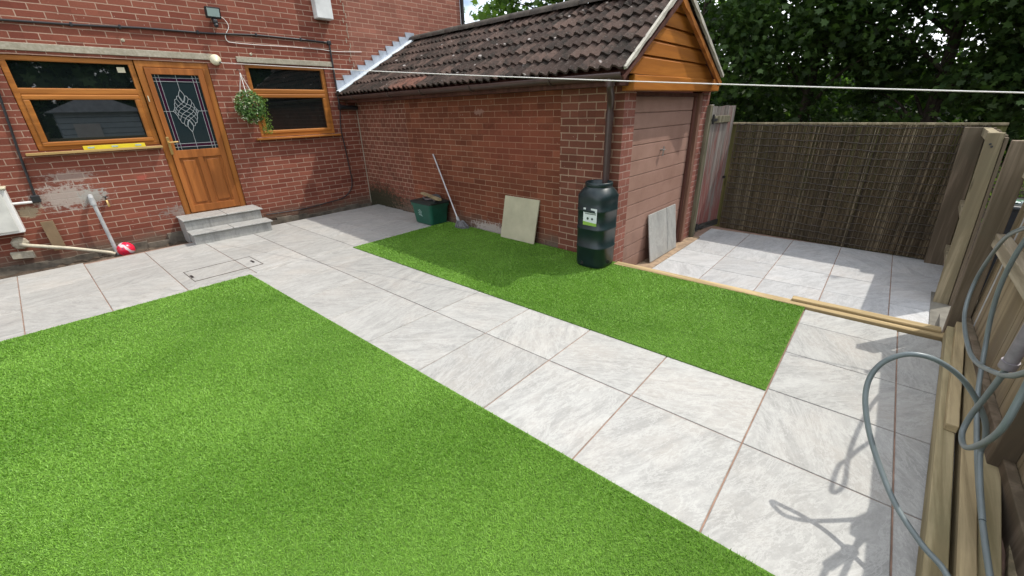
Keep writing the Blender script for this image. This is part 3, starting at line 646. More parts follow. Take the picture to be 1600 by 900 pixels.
q, d = ballpts(260, (.205, .17, .24), .95); q = q[(q[:, 0] < .06)]; q[:, 2] -= .02
leafcloud("pale_leaves", q + np.array(bc), rng.normal(size=q.shape), rng.uniform(.018, .034, len(q)), rng.random(len(q)), leafmat("pale_leaf", (.45, .50, .32), (.75, .76, .62), .2), t, SMALL)
q, d = ballpts(130, (.13, .16, .15), .9); q = q + np.array((-.03, -.03, .03))
leafcloud("rusty_leaves", q + np.array(bc), rng.normal(size=q.shape), rng.uniform(.015, .03, len(q)), rng.random(len(q)), leafmat("rusty_leaf", (.16, .06, .012), (.30, .14, .03), .2), t, SMALL)
q = np.stack([rng.normal(.165, .035, 620), rng.normal(0, .04, 620), rng.uniform(-.40, .12, 620)], 1)
leafcloud("trailing_fronds", q + np.array(bc), rng.normal(size=q.shape), rng.uniform(.012, .028, len(q)), rng.random(len(q)), leafmat("frond", (.08, .16, .02), (.20, .30, .06), .3), t, SMALL)
# nails
g = MB()
# ball
g = MB(); n1, n2 = 12, 20; rb_ = .092; bcn = Vector((-3.645, -.22, .015))
for i in range(n1 + 1):
    for k in range(n2):
        th = math.pi * i / n1; g.v.append((bcn.x + rb_ * math.sin(th) * math.cos(2 * math.pi * k / n2), bcn.y + rb_ * math.sin(th) * math.sin(2 * math.pi * k / n2), bcn.z + rb_ * math.cos(th)))
for i in range(n1):
    for k in range(n2): g.f.append((i * n2 + k, i * n2 + (k + 1) % n2, (i + 1) * n2 + (k + 1) % n2, (i + 1) * n2 + k)); g.sm.append(True); g.mi.append(0)
k = NB("ball_vinyl"); p = k.obj(); x, y, z = k.xyz(p)[:3]
w_ = k.math('SINE', k.math('ADD', k.math('MULTIPLY', x, 42.), k.math('ADD', k.math('MULTIPLY', z, 30.), k.math('MULTIPLY', k.noise(p, 14, 2), 5.))))
c = k.mix(k.ramp(w_, (.55, 0.), (.6, 1.)), (.70, .015, .05), (.62, .50, .52)); c = k.mix(k.ramp(k.noise(p, 22, 2), (.60, 0.), (.63, 1.)), c, (.08, .06, .16))
toplevel(g.build("play_ball", k.fin(c, .3, .5)), "red and white play ball by the foot of the grey pipe", "ball")

# ------------------------------------------------------------------ garage
gar = thing("brick_garage", "red brick garage with brown tiled roof and pink-brown door", "garage", (1., -2.7, 0))
GS = .03
def GT(xx, z, d): return (xx, -5.28 + GS * xx + d, z)              # gable plane: d > 0 goes inward
g = MB(); YT = lambda y, z, d: (d, y, z)
g.cur = 0
def sidequad(y0, y1, z0, z1, mi): g.cur = mi; g.add([(0, y0, z0), (0, y1, z0), (0, y1, z1), (0, y0, z1)], [(0, 1, 2, 3)])
sidequad(-1.52, -.0005, -.42, 1.83, 1); sidequad(-4.52, -1.52, -.42, 1.83, 0); sidequad(-5.2805, -4.52, -.42, 1.83, 2)
g.cur = 3
for (a, b) in ((0., .235), (2.05, 2.36)):
    g.add([GT(a, -.42, 0), GT(b, -.42, 0), GT(b, 1.83, 0), GT(a, 1.83, 0)], [(3, 2, 1, 0)])
    e = b if a == 0. else a
    g.add([GT(e, -.42, 0), GT(e, 1.83, 0), GT(e, 1.83, .12), GT(e, -.42, .12)], [(0, 1, 2, 3)])
g.add([(2.36, -5.209, -.42), (2.36, 0, -.42), (2.36, 0, 1.83), (2.36, -5.209, 1.83)], [(0, 1, 2, 3)])
g.build("wall", [M_gar, M_gar_h, M_gar_c, M_pier], gar, fix=False)

# roof: two slopes of interlocking tiles
EV = lambda y: Vector((-.285, y, 1.868)); RX0, RX1, RZ0, RZ1 = 1.36, .74, 2.775, 2.60
Y0, Y1 = -.012, -5.405
def slope_pt(t, s, side):        # t 0..1 from house to gable, s 0 eave .. 1 ridge
    y = Y0 + (Y1 - Y0) * t
    rx, rz = RX0 + (RX1 - RX0) * t, RZ0 + (RZ1 - RZ0) * t
    e = Vector((-.285, y, 1.868)) if side < 0 else Vector((2.07 + .75 * (1 - t), y, 1.885))
    return e.lerp(Vector((rx, y, rz)), s)
def tiled(side, ncol, courses):
    g = MB(); rnd = []; sub = 8
    for c_ in range(courses):
        s0, s1 = c_ / courses - (.012 if c_ else 0.02), (c_ + 1) / courses + .03
        for j in range(ncol):
            tv = random.random() * .93
            if c_ in (0,) and .30 < j / ncol < .40: tv = .96 + .04 * random.random()
            jz = random.uniform(-.004, .006); js = random.uniform(-.006, .006)
            t0, t1 = j / ncol, (j + 1) / ncol + .002
            vs = []
            for (s, lift) in ((s0 + js, .034 + jz), (s0 + js, .034 + jz - .02), (s1, .004)):
                for i in range(sub + 1):
                    q = i / sub; t = t0 + (t1 - t0) * q
                    ph = q * 2 % 1
                    prof = .034 * max(0., math.sin(math.pi * min(1, ph / .62))) ** .8 if ph < .62 else 0.
                    pnt = slope_pt(t, s, side); nr = Vector((-.5, 0, .86)) if side < 0 else Vector((.55, 0, .83))
                    vs.append(pnt + nr * (lift + prof))
            m_ = sub + 1; order = [1, 0, 2]
            fs = []
            for i in range(sub):
                fs.append((m_ + i, m_ + i + 1, i + 1, i)); fs.append((i, i + 1, 2 * m_ + i + 1, 2 * m_ + i))
            g.add(vs, fs, False); rnd += [tv] * (2 * sub)
    return g, rnd
for side in (-1, 1):
    g, rnd = tiled(side, 23, 6)
    o = g.build("roof", M_roof, gar, fix=False)
    at = o.data.attributes.new('rnd', 'FLOAT', 'FACE'); at.data.foreach_set('value', rnd)
    o.data.polygons.foreach_set('use_smooth', [False] * len(o.data.polygons))
g = MB()                                                           # deck below the tiles
for side in (-1, 1):
    a, b, c_, d = slope_pt(0, .0, side), slope_pt(1, .0, side), slope_pt(1, 1, side), slope_pt(0, 1, side)
    dn = Vector((0, 0, -.03)); g.add([a + dn, b + dn, c_ + dn, d + dn], [(0, 1, 2, 3)])
g.build("roof_deck", M_frameb, gar, fix=False)
# ridge tiles
for i in range(13):
    t0, t1 = i / 13, (i + 1) / 13 - .004
    g = MB(); vs = []; n = 9
    for t in (t0, t1):
        c0 = slope_pt(t, 1, -1) + Vector((0, 0, .0 + random.uniform(0, .006)))
        for rr in (.125, .105):
            for k_ in range(n): a = math.pi * (k_ / (n - 1)) ; vs.append(c0 + Vector((rr * math.cos(a), 0, rr * .72 * math.sin(a) + .012)))
    fs = [(k_, k_ + 1, 2 * n + k_ + 1, 2 * n + k_) for k_ in range(n - 1)] + [(n + k_, n + k_ + 1, k_ + 1, k_) for k_ in range(n - 1)] + [(2 * n + k_, 2 * n + k_ + 1, 3 * n + k_ + 1, 3 * n + k_) for k_ in range(n - 1)]
    g.add(vs, fs, True); g.build("ridge_tile", M_ridge, gar)
# verge mortar, bargeboards
def slab_along(a, b, w, h, out_, mat, name):
    a, b = Vector(a), Vector(b); d = (b - a).normalized(); up = Vector((0, 0, 1)); nrm = Vector((d.z, 0, -d.x)); nrm = nrm if nrm.z < 0 else -nrm
    g = MB(); o_ = Vector((0, out_, 0)); vs = []
    N_ = 14
    for i in range(N_ + 1):
        p_ = a.lerp(b, i / N_); j = random.uniform(-.006, .006)
        vs += [p_, p_ + o_ + Vector((0, 0, j)), p_ + o_ + nrm * (w + j * 1.5), p_ + nrm * w]
    fs = [(i * 4 + k_, i * 4 + (k_ + 1) % 4, i * 4 + 4 + (k_ + 1) % 4, i * 4 + 4 + k_) for i in range(N_) for k_ in range(4)] + [(0, 1, 2, 3), (N_ * 4 + 3, N_ * 4 + 2, N_ * 4 + 1, N_ * 4)]
    g.add(vs, fs); return g.build(name, mat, gar)
eL, eR, ap = slope_pt(1, -.01, -1), slope_pt(1, -.02, 1), slope_pt(1, 1.0, -1)
up3 = Vector((0, -.003, .03))
slab_along(eL + up3, ap + up3 + Vector((0, 0, .035)), .034, .02, -.03, M_verge, "verge")
slab_along(eR + up3, ap + up3 + Vector((0, -.002, .033)), .034, .02, -.03, M_verge, "verge")
# bargeboard + gable cladding
dz = Vector((0, .02, -.050))
slab_along(eL + dz, ap + dz, .03, .02, -.035, M_frameb, "bargeboard"); slab_along(eR + dz, ap + dz + Vector((0, .001, 0)), .05, .02, -.036, M_oakv, "bargeboard")
apx, apz = ap.x, ap.z - .06
lx0, lz0 = -.03, 1.83; rx0, rz0 = 2.42, 1.83
levels = [1.845, 2.012, 2.150, 2.282, 2.425, 2.60]
def xl_at(z): return -.12 + (apx + .12) * (z - 1.845) / (apz - 1.845)
def xr_at(z): return 2.26 - (2.26 - apx) * (z - 1.845) / (apz - 1.845)
g = MB()
for i in range(len(levels) - 1):
    z0, z1 = levels[i], min(levels[i + 1], apz - .005)
    xa, xb, xc, xd = xl_at(z0), xr_at(z0), xr_at(z1), xl_at(z1)
    b0 = -.095; zt = z1 - .030
    q = [GT(xa, z0, b0), GT(xb, z0, b0), GT(xr_at(zt), zt, b0), GT(xl_at(zt), zt, b0), GT(xr_at(z1), z1, b0 + .028), GT(xl_at(z1), z1, b0 + .028), GT(xa, z0, b0 + .028), GT(xb, z0, b0 + .028)]
    g.add(q, [(0, 1, 2, 3), (3, 2, 4, 5), (6, 7, 1, 0)])
g.build("gable_cladding", M_clad, gar, fix=False)
g = MB(); g.box(-.035, 2.34, -.105, .02, 1.705, 1.838, T=lambda x, d, z: GT(x, z + .008 * x, d), bev=.008); g.build("gable_fascia", M_clad, gar)
# eaves fascia, gutter, downpipe
g = MB(); g.box(-.20, -.003, -5.33, -.004, 1.748, 1.835); g.build("eaves_fascia", M_frameb, gar)
g = MB(); n = 9; vs = []
ys = np.linspace(-.03, -5.40, 12)
for yy in ys:
    zc = 1.845 - .004 * yy * 0
    for k_ in range(n): a = math.pi + math.pi * k_ / (n - 1); vs.append((-.265 + .058 * math.cos(a), yy, zc + .058 * math.sin(a)))
    for k_ in range(n): a = 2 * math.pi - math.pi * k_ / (n - 1); vs.append((-.265 + .053 * math.cos(a), yy, zc + .002 + .053 * math.sin(a)))
m_ = 2 * n
fs = [(i * m_ + k_, i * m_ + (k_ + 1) % m_, (i + 1) * m_ + (k_ + 1) % m_, (i + 1) * m_ + k_) for i in range(len(ys) - 1) for k_ in range(m_)]
g.add(vs, fs, True); g.add(vs[-m_:], [tuple(range(m_))])
for yy in (-.5, -1.6, -2.4, -3.4, -4.6): g.tube([(-.265 + .062 * math.cos(a), yy, 1.845 + .062 * math.sin(a)) for a in np.linspace(math.pi, 2 * math.pi, 8)], .012, 6)
g.build("gutter", M_brownp, gar)
g = MB(); g.tube(spline([(-.265, -5.27, 1.80), (-.26, -5.27, 1.74), (-.15, -5.22, 1.66), (-.085, -5.18, 1.58), (-.08, -5.175, 1.48)], 5) + [(-.08, -5.175, 1.2), (-.085, -5.18, .82)], .034, 14)
g.tube([(-.265, -5.27, 1.83), (-.262, -5.27, 1.74)], .042, 14); g.tube([(-.08, -5.175, 1.52), (-.08, -5.175, 1.44)], .039, 14); g.build("downpipe", M_brownp, gar)
# garage door
gz = [-.265]; gzs = np.linspace(-.265, 1.665, 13)
g = MB()
for i in range(12):
    g.box(.245, 1.905, .045, .075, gzs[i] + .0035, gzs[i + 1] - .0035, T=lambda x, d, z: GT(x, z, d), bev=.004)
g.box(.246, 1.904, .058, .07, -.262, 1.66, T=lambda x, d, z: GT(x, z, d))
gd = g.build("garage_door", M_gdoor, gar)
g = MB(); g.tube([GT(1.06, 1.09, .045), GT(1.06, 1.09, .01)], .012, 8); g.tube([GT(1.06, 1.13, .008), GT(1.06, 1.02, .012)], .008, 8); g.tube([GT(1.03, 1.09, .008), GT(1.10, 1.09, .008)], .008, 8); g.build("handle", plain("handle_alloy", (.35, .33, .32), .35, .1, 20, metal=.6), gd)
g = MB()
for b in ((.205, .243, -.30, 1.70), (1.908, 1.965, -.30, 1.70)): g.box(b[0], b[1], .02, .085, b[2], b[3], T=lambda x, d, z: GT(x, z, d), bev=.003)
g.box(.206, 1.963, .021, .085, 1.668, 1.702, T=lambda x, d, z: GT(x, z, d), bev=.003); g.build("door_frame", M_frameb, gar)
g = MB(); g.box(1.967, 2.052, -.02, .085, -.30, 1.702, T=lambda x, d, z: GT(x, z, d), bev=.004); g.build("jamb_board", woodmat("jamb_wood", (.13, .065, .042), (.21, .11, .075), 'z', .8, 1.), gar)
# stepped lead flashing where roof meets house
g = MB(); N = 11
for i in range(N):
    t0, t1 = i / N, (i + 1) / N
    a, b = slope_pt(0, t0, -1), slope_pt(0, t1, -1)
    base0, base1 = Vector((a.x, -.006, a.z + .03)), Vector((b.x, -.006, b.z + .03)); up = .115
    jx = random.uniform(-.01, .01)
    tl_, tr_ = Vector((base0.x - .035 + jx, -.010, base1.z + up)), Vector((base1.x + .012, -.004, base1.z + up + random.uniform(-.004, .006)))
    thk = Vector((0, .003, 0))
    p4 = [base0, base1, tr_, tl_]
    g.add([q + thk * 0 for q in p4] + [q + Vector((0, -.006 - .003 * (i % 2), 0)) for q in p4], [(0, 1, 2, 3), (4, 5, 6, 7), (0, 1, 5, 4), (1, 2, 6, 5), (2, 3, 7, 6), (3, 0, 4, 7)])
g.build("step_flashing", M_leadf, gar, fix=True)
g = MB(); vs = []; m_ = 24
for i in range(m_ + 1):
    s = i / m_ * 1.0 - .01; p_ = slope_pt(0, s, -1); nr = Vector((-.5, 0, .86)); wv = .008 * math.sin(i * 2.1)
    vs += [Vector((p_.x, -.008, p_.z + .055)) + Vector((0, 0, .02)), p_ + Vector((0, -.03, 0)) + nr * (.082), p_ + Vector((0, -.13 + wv, 0)) + nr * .078, p_ + Vector((0, -.13 + wv, 0)) + nr * .05]
fs = [(i * 4 + k_, i * 4 + k_ + 1, i * 4 + 5 + k_, i * 4 + 4 + k_) for i in range(m_) for k_ in range(3)]
g.add(vs, fs, True); g.build("apron_flashing", plain("lead_apron", (.52, .57, .60), .5, .15, 9, metal=.2), gar)

# ------------------------------------------------------------------ things along the garage wall
# water butt: rounded-square shell
t = thing("water_butt", "dark green plastic water butt under the garage downpipe", "water butt", (-.22, -5.18, 0))
bx, by = -.215, -5.185
lev = [(.0, .160), (.012, .174), (.05, .181), (.208, .183), (.213, .188), (.228, .188), (.233, .183), (.405, .185), (.410, .190), (.425, .190), (.43, .185), (.594, .187), (.599, .192), (.614, .192), (.62, .188), (.70, .188), (.745, .183), (.785, .168), (.815, .148), (.828, .136), (.832, .132), (.838, .138), (.872, .138), (.876, .132), (.874, .122), (.76, .120)]
g = MB(); n = 40; vs = []
for (z, rr) in lev:
    rnd_ = 3.6 if z < .7 else max(2., 3.6 - (z - .7) / .12 * 1.6)
    for k_ in range(n):
        a = 2 * math.pi * k_ / n + .2; c_, s_ = math.cos(a), math.sin(a)
        q = (abs(c_) ** rnd_ + abs(s_) ** rnd_) ** (-1 / rnd_); sc_ = rr * q * (.93 if rnd_ > 3 else 1)
        vs.append((bx + sc_ * c_, by + sc_ * s_, z + .008))
fs = [(i * n + k_, i * n + (k_ + 1) % n, (i + 1) * n + (k_ + 1) % n, (i + 1) * n + k_) for i in range(len(lev) - 1) for k_ in range(n)]
g.add(vs, fs, True); g.add(vs[:n], [tuple(range(n))]); g.add(vs[-n:], [tuple(range(n))])
g.build("barrel", M_butt, t)
lx = bx - .1735
def LT(a, b, h): return (lx - h, by - .03 - a, b)
lbl_white = plain("label_paper", (.62, .68, .66), .5, .05, 10)
def flat(poly, mat, h, par, name):
    g = MB(); g.prism(poly, LT, h, h + .0012); return g.build(name, mat, par)
lb = flat([(-.085, .47), (.075, .47), (.075, .645), (-.085, .645)], lbl_white, .0, t, "label")
flat([(-.085, .47), (.075, .47), (.075, .498), (-.085, .508)], plain("label_green", (.24, .42, .06), .5, .1, 10), .0015, lb, "green_band")
g = MB(); 
for i, (z, w0, w1) in enumerate(((.618, -.04, .03), (.598, -.07, .06), (.584, -.065, .055))):
    a = w0
    while a < w1:
        ww = random.uniform(.006, .012); g.prism([(a, z), (a + ww, z), (a + ww, z + (.009 if i else .004)), (a, z + (.009 if i else .004))], LT, .0016, .0026); a += ww + random.uniform(.002, .005)
for cxx, rr in ((-.03, .013), (.022, .012)): g.prism([(cxx + rr * math.cos(a), .54 + rr * math.sin(a)) for a in np.linspace(0, 2 * math.pi, 16)[:-1]], LT, .0016, .0026)
g.build("lettering", plain("label_ink", (.03, .06, .045), .6, .1, 10), lb)
g = MB(); g.tube([(bx - .02, by - .160, .075), (bx - .03, by - .178, .075)], .02, 10); g.build("moulded_boss", M_black, t)
g = MB(); g.tube([(bx - .158, by + .05, .055), (bx - .172, by + .05, .055)], .018, 10); g.build("tap_plug", M_black, t)

# recycling box
t = thing("recycling_box", "dark green recycling box with a worn emblem and lid", "recycling box", (-.22, -2.22, 0))
g = MB(); cx, cy = -.215, -2.23
def tub(z, hx, hy, r_): 
    o_ = []
    for (sx, sy, a0) in ((1, 1, 0), (-1, 1, 90), (-1, -1, 180), (1, -1, 270)):
        for k_ in range(5): a = R_(a0 + k_ * 22.5); o_.append((cx + sx * (hx - r_) + r_ * math.cos(a), cy + sy * (hy - r_) + r_ * math.sin(a), z))
    return o_
rings = [tub(.004, .14, .205, .04), tub(.02, .15, .215, .045), tub(.27, .175, .245, .05), tub(.272, .185, .255, .05), tub(.315, .188, .258, .05), tub(.315, .172, .242, .045), tub(.05, .145, .205, .04)]
vs = [p_ for q in rings for p_ in q]; n = 20
g.add(vs, [(i * n + k_, i * n + (k_ + 1) % n, (i + 1) * n + (k_ + 1) % n, (i + 1) * n + k_) for i in range(6) for k_ in range(n)] + [tuple(range(n))[::-1], tuple(range(6 * n, 7 * n))])
tubo = g.build("tub", M_recy, t)
g = MB(); vs = tub(.316, .195, .268, .05) + tub(.335, .195, .268, .05) + tub(.352, .15, .22, .04)
g.add(vs, [(i * n + k_, i * n + (k_ + 1) % n, (i + 1) * n + (k_ + 1) % n, (i + 1) * n + k_) for i in range(2) for k_ in range(n)] + [tuple(range(n))[::-1], tuple(range(2 * n, 3 * n))]); g.build("lid", M_recyd, t)
g = MB()                                                           # worn pale emblem, swooping strokes
for (a, b) in (((-.05, .20), (.03, .17)), ((-.045, .215), (-.01, .18)), ((-.06, .17), (.02, .145)), ((-.02, .225), (.035, .19)), ((-.045, .14), (.04, .125))):
    g.tube([(cx - .172 + (.25 - a[1]) * .09, cy + .03 - a[0], a[1]), (cx - .172 + (.25 - (a[1] + b[1]) / 2) * .09 , cy + .03 - (a[0] + b[0]) / 2, (a[1] + b[1]) / 2 + .008), (cx - .172 + (.25 - b[1]) * .09, cy + .03 - b[0], b[1])], .0045, 6)
g.build("emblem", plain("emblem_print", (.25, .36, .32), .6, .3, 40), t)
for i, (x0, y0, x1, y1, z, col, lab) in enumerate((( -.13, -1.93, -.30, -2.60, .405, M_timber, "short pale timber batten lying across the recycling box lid"),)):
    a, b = Vector((x0, y0, z)), Vector((x1, y1, z)); d = (b - a).normalized(); w_ = Vector((-d.y, d.x, 0)) * .028; h_ = Vector((0, 0, .014))
    g = MB(); g.add([a - w_ - h_, a + w_ - h_, a + w_ + h_, a - w_ + h_, b - w_ - h_, b + w_ - h_, b + w_ + h_, b - w_ + h_], [(0, 1, 2, 3), (4, 7, 6, 5), (0, 4, 5, 1), (1, 5, 6, 2), (2, 6, 7, 3), (3, 7, 4, 0)])
    toplevel(g.build("wood_batten", col), lab, "batten")
g = MB(); vs = []; n = 14
for k_ in range(n): 
    a = 2 * math.pi * k_ / n; rr = 1 + .25 * math.sin(3 * a + 1); vs.append((-.16 + .085 * rr * math.cos(a), -2.30 + .15 * rr * math.sin(a), .388))
vs += [(-.16 + (x_ + .16) * .8, -2.30 + (y_ + 2.30) * .8, .412 + .006 * math.sin(i * 2)) for i, (x_, y_, z_) in enumerate(vs)]
g.add(vs, [tuple(range(n))[::-1], tuple(range(n, 2 * n))] + [(k_, (k_ + 1) % n, n + (k_ + 1) % n, n + k_) for k_ in range(n)])
toplevel(g.build("slate_piece", plain("slate", (.055, .058, .06), .8, .3, 14)), "flat dark grey slate piece on top of the recycling box", "slate")
g = MB(); pts = [(-.27, -2.12, .36), (-.31, -2.2, .366), (-.30, -2.32, .362), (-.26, -2.38, .366), (-.31, -2.42, .36)]
g.tube(spline([(-.20, -2.05, .362), (-.26, -2.15, .378), (-.28, -2.25, .366), (-.24, -2.36, .376), (-.28, -2.44, .364)], 5), .013, 7)
toplevel(g.build("rag", plain("rag_cloth", (.11, .09, .09), .9, .5, 30)), "twisted grey rag on the front of the recycling box lid", "rag")

# mop
t = thing("floor_mop", "mop with thin metal handle leaning on the garage wall", "mop", (-.12, -2.8, 0))
g = MB(); g.tube([(-.135, -2.79, .09), (-.018, -2.16, .985)], .0115, 10); g.build("handle", M_steel, t)
g = MB(); g.tube([(-.137, -2.80, .075), (-.128, -2.755, .14)], .022, 10); g.build("socket", M_grey, t)
g = MB()
for i in range(90):
    a = rng.uniform(-1.2, 2.6); L_ = rng.uniform(.10, .21); c0 = (-.14, -2.81, .075)
    e = (c0[0] - .6 * L_ * math.sin(a) * .7, c0[1] - L_ * abs(math.cos(a)) * 1.0 + .03, .02 + rng.uniform(0, .03))
    mid = ((c0[0] + e[0]) / 2, (c0[1] + e[1]) / 2, .07 + rng.uniform(0, .035))
    g.tube(spline([c0, mid, e, (e[0] + rng.uniform(-.02, .02), e[1] - .02, .014)], 3), .0065, 5, smooth=True)
g.build("yarn_head", M_mop, t)
# leaning slab
def leaning(name, base0, base1, top_off, h, thick, mat, label, cat):
    a, b = Vector(base0), Vector(base1); d = (b - a).normalized(); upv = Vector(top_off).normalized() * h; nr = d.cross(upv).normalized() * thick
    g = MB(); vs = [a, b, b + upv, a + upv]; g.add(vs + [v + nr for v in vs], [(0, 1, 2, 3), (4, 7, 6, 5), (0, 4, 5, 1), (1, 5, 6, 2), (2, 6, 7, 3), (3, 7, 4, 0)])
    o = g.build(name, mat, bevel=.002); return toplevel(o, label, cat)
leaning("beige_slab", (-.135, -3.655, .012), (-.12, -4.225, .012), (.105, -.01, .54), .545, -.018, M_slab, "square beige slab leaning on the garage side wall", "slab")
for nm, x0, x1, lab in (("porcelain_tile", .865, 1.395, "wider grey porcelain tile leaning on the garage door"), ("porcelain_tile", 1.405, 1.690, "narrow cut grey porcelain tile leaning on the garage door")):
    y_ = -5.28 + GS * x0 - .055
    o = leaning(nm, (x0, y_, -.255), (x1, -5.28 + GS * x1 - .055, -.255), (0, .085, .58), .60, .012, M_tile, lab, "tile")
    o['group'] = "tiles leaning on the garage door"
    for nn in ('rnd', 'rnd2'):
        at = o.data.attributes.new(nn, 'FLOAT', 'FACE'); at.data.foreach_set('value', [random.random()] * len(o.data.polygons))

# ------------------------------------------------------------------ sleepers and loose timbers
def beam(name, a, b, w, h, mat, label, cat, group=None, bev=.004):
    a, b = Vector(a), Vector(b); d = (b - a).normalized(); s = Vector((-d.y, d.x, 0)).normalized() * w / 2; up = Vector((0, 0, h))
    g = MB(); lo = [a - s, a + s, b + s, b - s]; g.add(lo + [v + up for v in lo], [(0, 3, 2, 1), (4, 5, 6, 7), (0, 1, 5, 4), (1, 2, 6, 5), (2, 3, 7, 6), (3, 0, 4, 7)])
    return tag(g.build(name, mat, bevel=bev), label, cat, group)
M_sleep = woodmat("sleeper_timber", (.29, .215, .105), (.46, .35, .19), 'y', .8, 1., .3, (.24, .19, .10))
M_beamx = M_timbg
beam("timber_sleeper", (-.055, -5.35, -.27), (.085, -7.95, -.27), .10, .285, M_sleep, "long timber sleeper edging the turf strip and the patio", "sleeper")
beam("timber_sleeper", (.085, -6.98, .0155), (.135, -7.90, .0155), .075, .022, M_sleep, "short timber lying on top of the right end of the long sleeper", "sleeper")
gB = "loose timbers along the fence"
def along(far, near, k=1.0): f_, n_ = np.array(far), np.array(near); return tuple(n_ + (n_ - f_) * k)
def tim(nm, far, near, ext, w, h, z, lab, mat=M_beamx):
    f_ = np.array((*far, z)); n_ = np.array((*near, z)); n_ = n_ + (n_ - f_) * ext
    return beam(nm, tuple(f_), tuple(n_), w, h, mat, lab, "timber", gB, .003)
tim("loose_timber", (.075, -7.945), (-2.288, -7.878), .35, .062, .085, .008, "long squared timber lying beside the paving edge")
tim("loose_timber", (.14, -8.035), (-2.19, -7.955), .35, .050, .085, .0085, "knotty squared timber lying between two longer timbers", M_timber)
tim("loose_timber", (-1.05, -8.075), (-2.16, -8.010), 1.0, .062, .075, .006, "smooth pale timber lying nearest the fence foot")
tim("loose_timber", (.09, -7.972), (-1.33, -7.917), .0, .045, .04, .094, "short batten lying on top of the outer timber", M_timber)
tim("loose_timber", (-1.2, -8.18), (-2.05, -8.10), .6, .05, .03, .004, "thin weathered plank in the dark behind the other timbers", M_postw)
# ------------------------------------------------------------------ right fence
fen = thing("timber_fence", "timber fence with rails and vertical boards at the right edge", "fence", pat(-.3, -8.0))
PB = lambda x, y, z: pat(x, y, z)
g = MB(); xx = -.10
while xx > -7.5:
    w_ = .098; g.box(xx - w_ + .002, xx, -8.052 - random.uniform(0, .004), -8.030 + random.uniform(-.003, .003), .03 + random.uniform(-.01, .02), 1.17 + random.uniform(-.01, .01), T=PB); xx -= w_ + .002
g.build("boards", M_board, fen)
for z0 in (.655, 1.10): g = MB(); g.box(-7.5, -.16, -8.028, -7.965, z0, z0 + .085, T=PB, bev=.004); g.build("rail", M_rail, fen)
g = MB(); g.box(-7.5, -.10, -8.028, -7.99, -.25, .13, T=PB, bev=.004); g.build("gravel_board", M_postd, fen)
g = MB(); g.box(-.165, -.095, -8.03, -7.925, -.42, 1.315, T=lambda x, y, z: pat(x, y + .045 * z, z), bev=.004); g.build("post", M_postd, fen)
g = MB(); g.box(-1.86, -1.77, -8.03, -7.955, -.2, 1.315, T=PB, bev=.004); g.build("post", M_postd, fen)
g = MB(); g.box(-4.4, -4.3, -8.03, -7.955, -.2, 1.315, T=PB, bev=.004); g.build("post", M_postd, fen)
f2 = thing("boarded_fence", "short boarded fence with bolted post beside the reed screen", "fence", (2.3, -8.0, 0))
SH = lambda x, y, z: (x, y + .057 * (z - 1.27), z)
g = MB(); xx = 3.06
while xx > 1.60: g.box(xx - .097, xx, -7.957, -7.936 + random.uniform(-.002, .002), -.30, 1.26 + random.uniform(-.015, .02), T=SH); xx -= .10
g.build("boards", M_postd, f2)
for z0 in (-.10, .42, 1.185): g = MB(); g.box(1.66, 3.0, -7.934, -7.868, z0, z0 + .085, T=SH, bev=.004); g.build("rail", M_postw, f2)
g = MB(); g.box(3.0, 3.075, -7.90, -7.73, -.42, 1.27, T=SH, bev=.004); g.build("corner_post", M_postd, f2)
g = MB(); g.box(1.585, 1.655, -7.933, -7.828, -.42, 1.29, T=SH, bev=.005); po = g.build("post", M_postw, f2)
g = MB(); g.tube([(1.586, -7.868, 1.20), (1.581, -7.868, 1.20)], .009, 8); g.tube([(1.586, -7.882, 1.18), (1.581, -7.882, 1.18)], .009, 8); g.build("bolt_hole", M_black, po)
# reed screen and the panel fence it is tied to
rs = thing("reed_screen", "brown reed screen tied along the back of the lower terrace", "screen", (3.15, -6.6, TZ))
SX = lambda y: 3.10 + .028 * (y + 8.0)
V = []; F = []; RN = []; yy = -7.93; kk = 0
while yy < -5.36 :
    w_ = random.uniform(.004, .008); top = 1.285 + random.gauss(0, .008); bot = TZ + .005 + random.uniform(0, .02); x = SX(yy) + random.uniform(-.006, .004)
    col = min(1, max(0, random.gauss(.46, .24) + .06 * math.sin(yy * 2.1) * math.sin(yy * 5.3))); lean_ = random.gauss(0, .006)
    if random.random() < .10: col = random.uniform(.8, 1)
    nseg = 6
    for i in range(nseg + 1):
        z = bot + (top - bot) * i / nseg; wv = .003 * math.sin(z * 9 + yy * 40) ; l_ = lean_ * i / nseg
        V += [(x + .004, yy - w_ / 2 + l_, z), (x - .0035 + wv * .6, yy + l_, z), (x + .004, yy + w_ / 2 + l_, z)]
    for i in range(nseg):
        b = kk + i * 3; F += [(b, b + 1, b + 4, b + 3), (b + 1, b + 2, b + 5, b + 4)]; RN += [col, col]
    kk += 3 * (nseg + 1); yy += w_ * .86
me = D.meshes.new("reeds"); me.from_pydata(V, [], F); me.materials.append(M_reed); at = me.attributes.new('rnd', 'FLOAT', 'FACE'); at.data.foreach_set('value', RN)
o = D.objects.new("reeds", me); COL.objects.link(o); o.parent = rs; o.matrix_parent_inverse = rs.matrix_basis.inverted()
g = MB()
for i in range(17):
    z = TZ + .07 + i * .092; ph = random.uniform(0, 6); pts = []
    for j in range(110):
        y_ = -7.93 + j * (2.56 / 109); pts.append((SX(y_) - .0075, y_, z + .013 * math.sin(y_ * 2.1 + ph * .3) + .006 * math.sin(y_ * 9 + ph * 2) + random.uniform(-.007, .007)))
    g.tube(pts, [.0045 + .004 * random.random() for _ in pts], 4, smooth=False)
g.build("binding_wire", M_wire, rs)
pf = thing("panel_fence", "old wooden panel fence showing its top edge behind the reeds", "fence", (3.2, -6.6, 0))
g = MB(); yy = -8.05
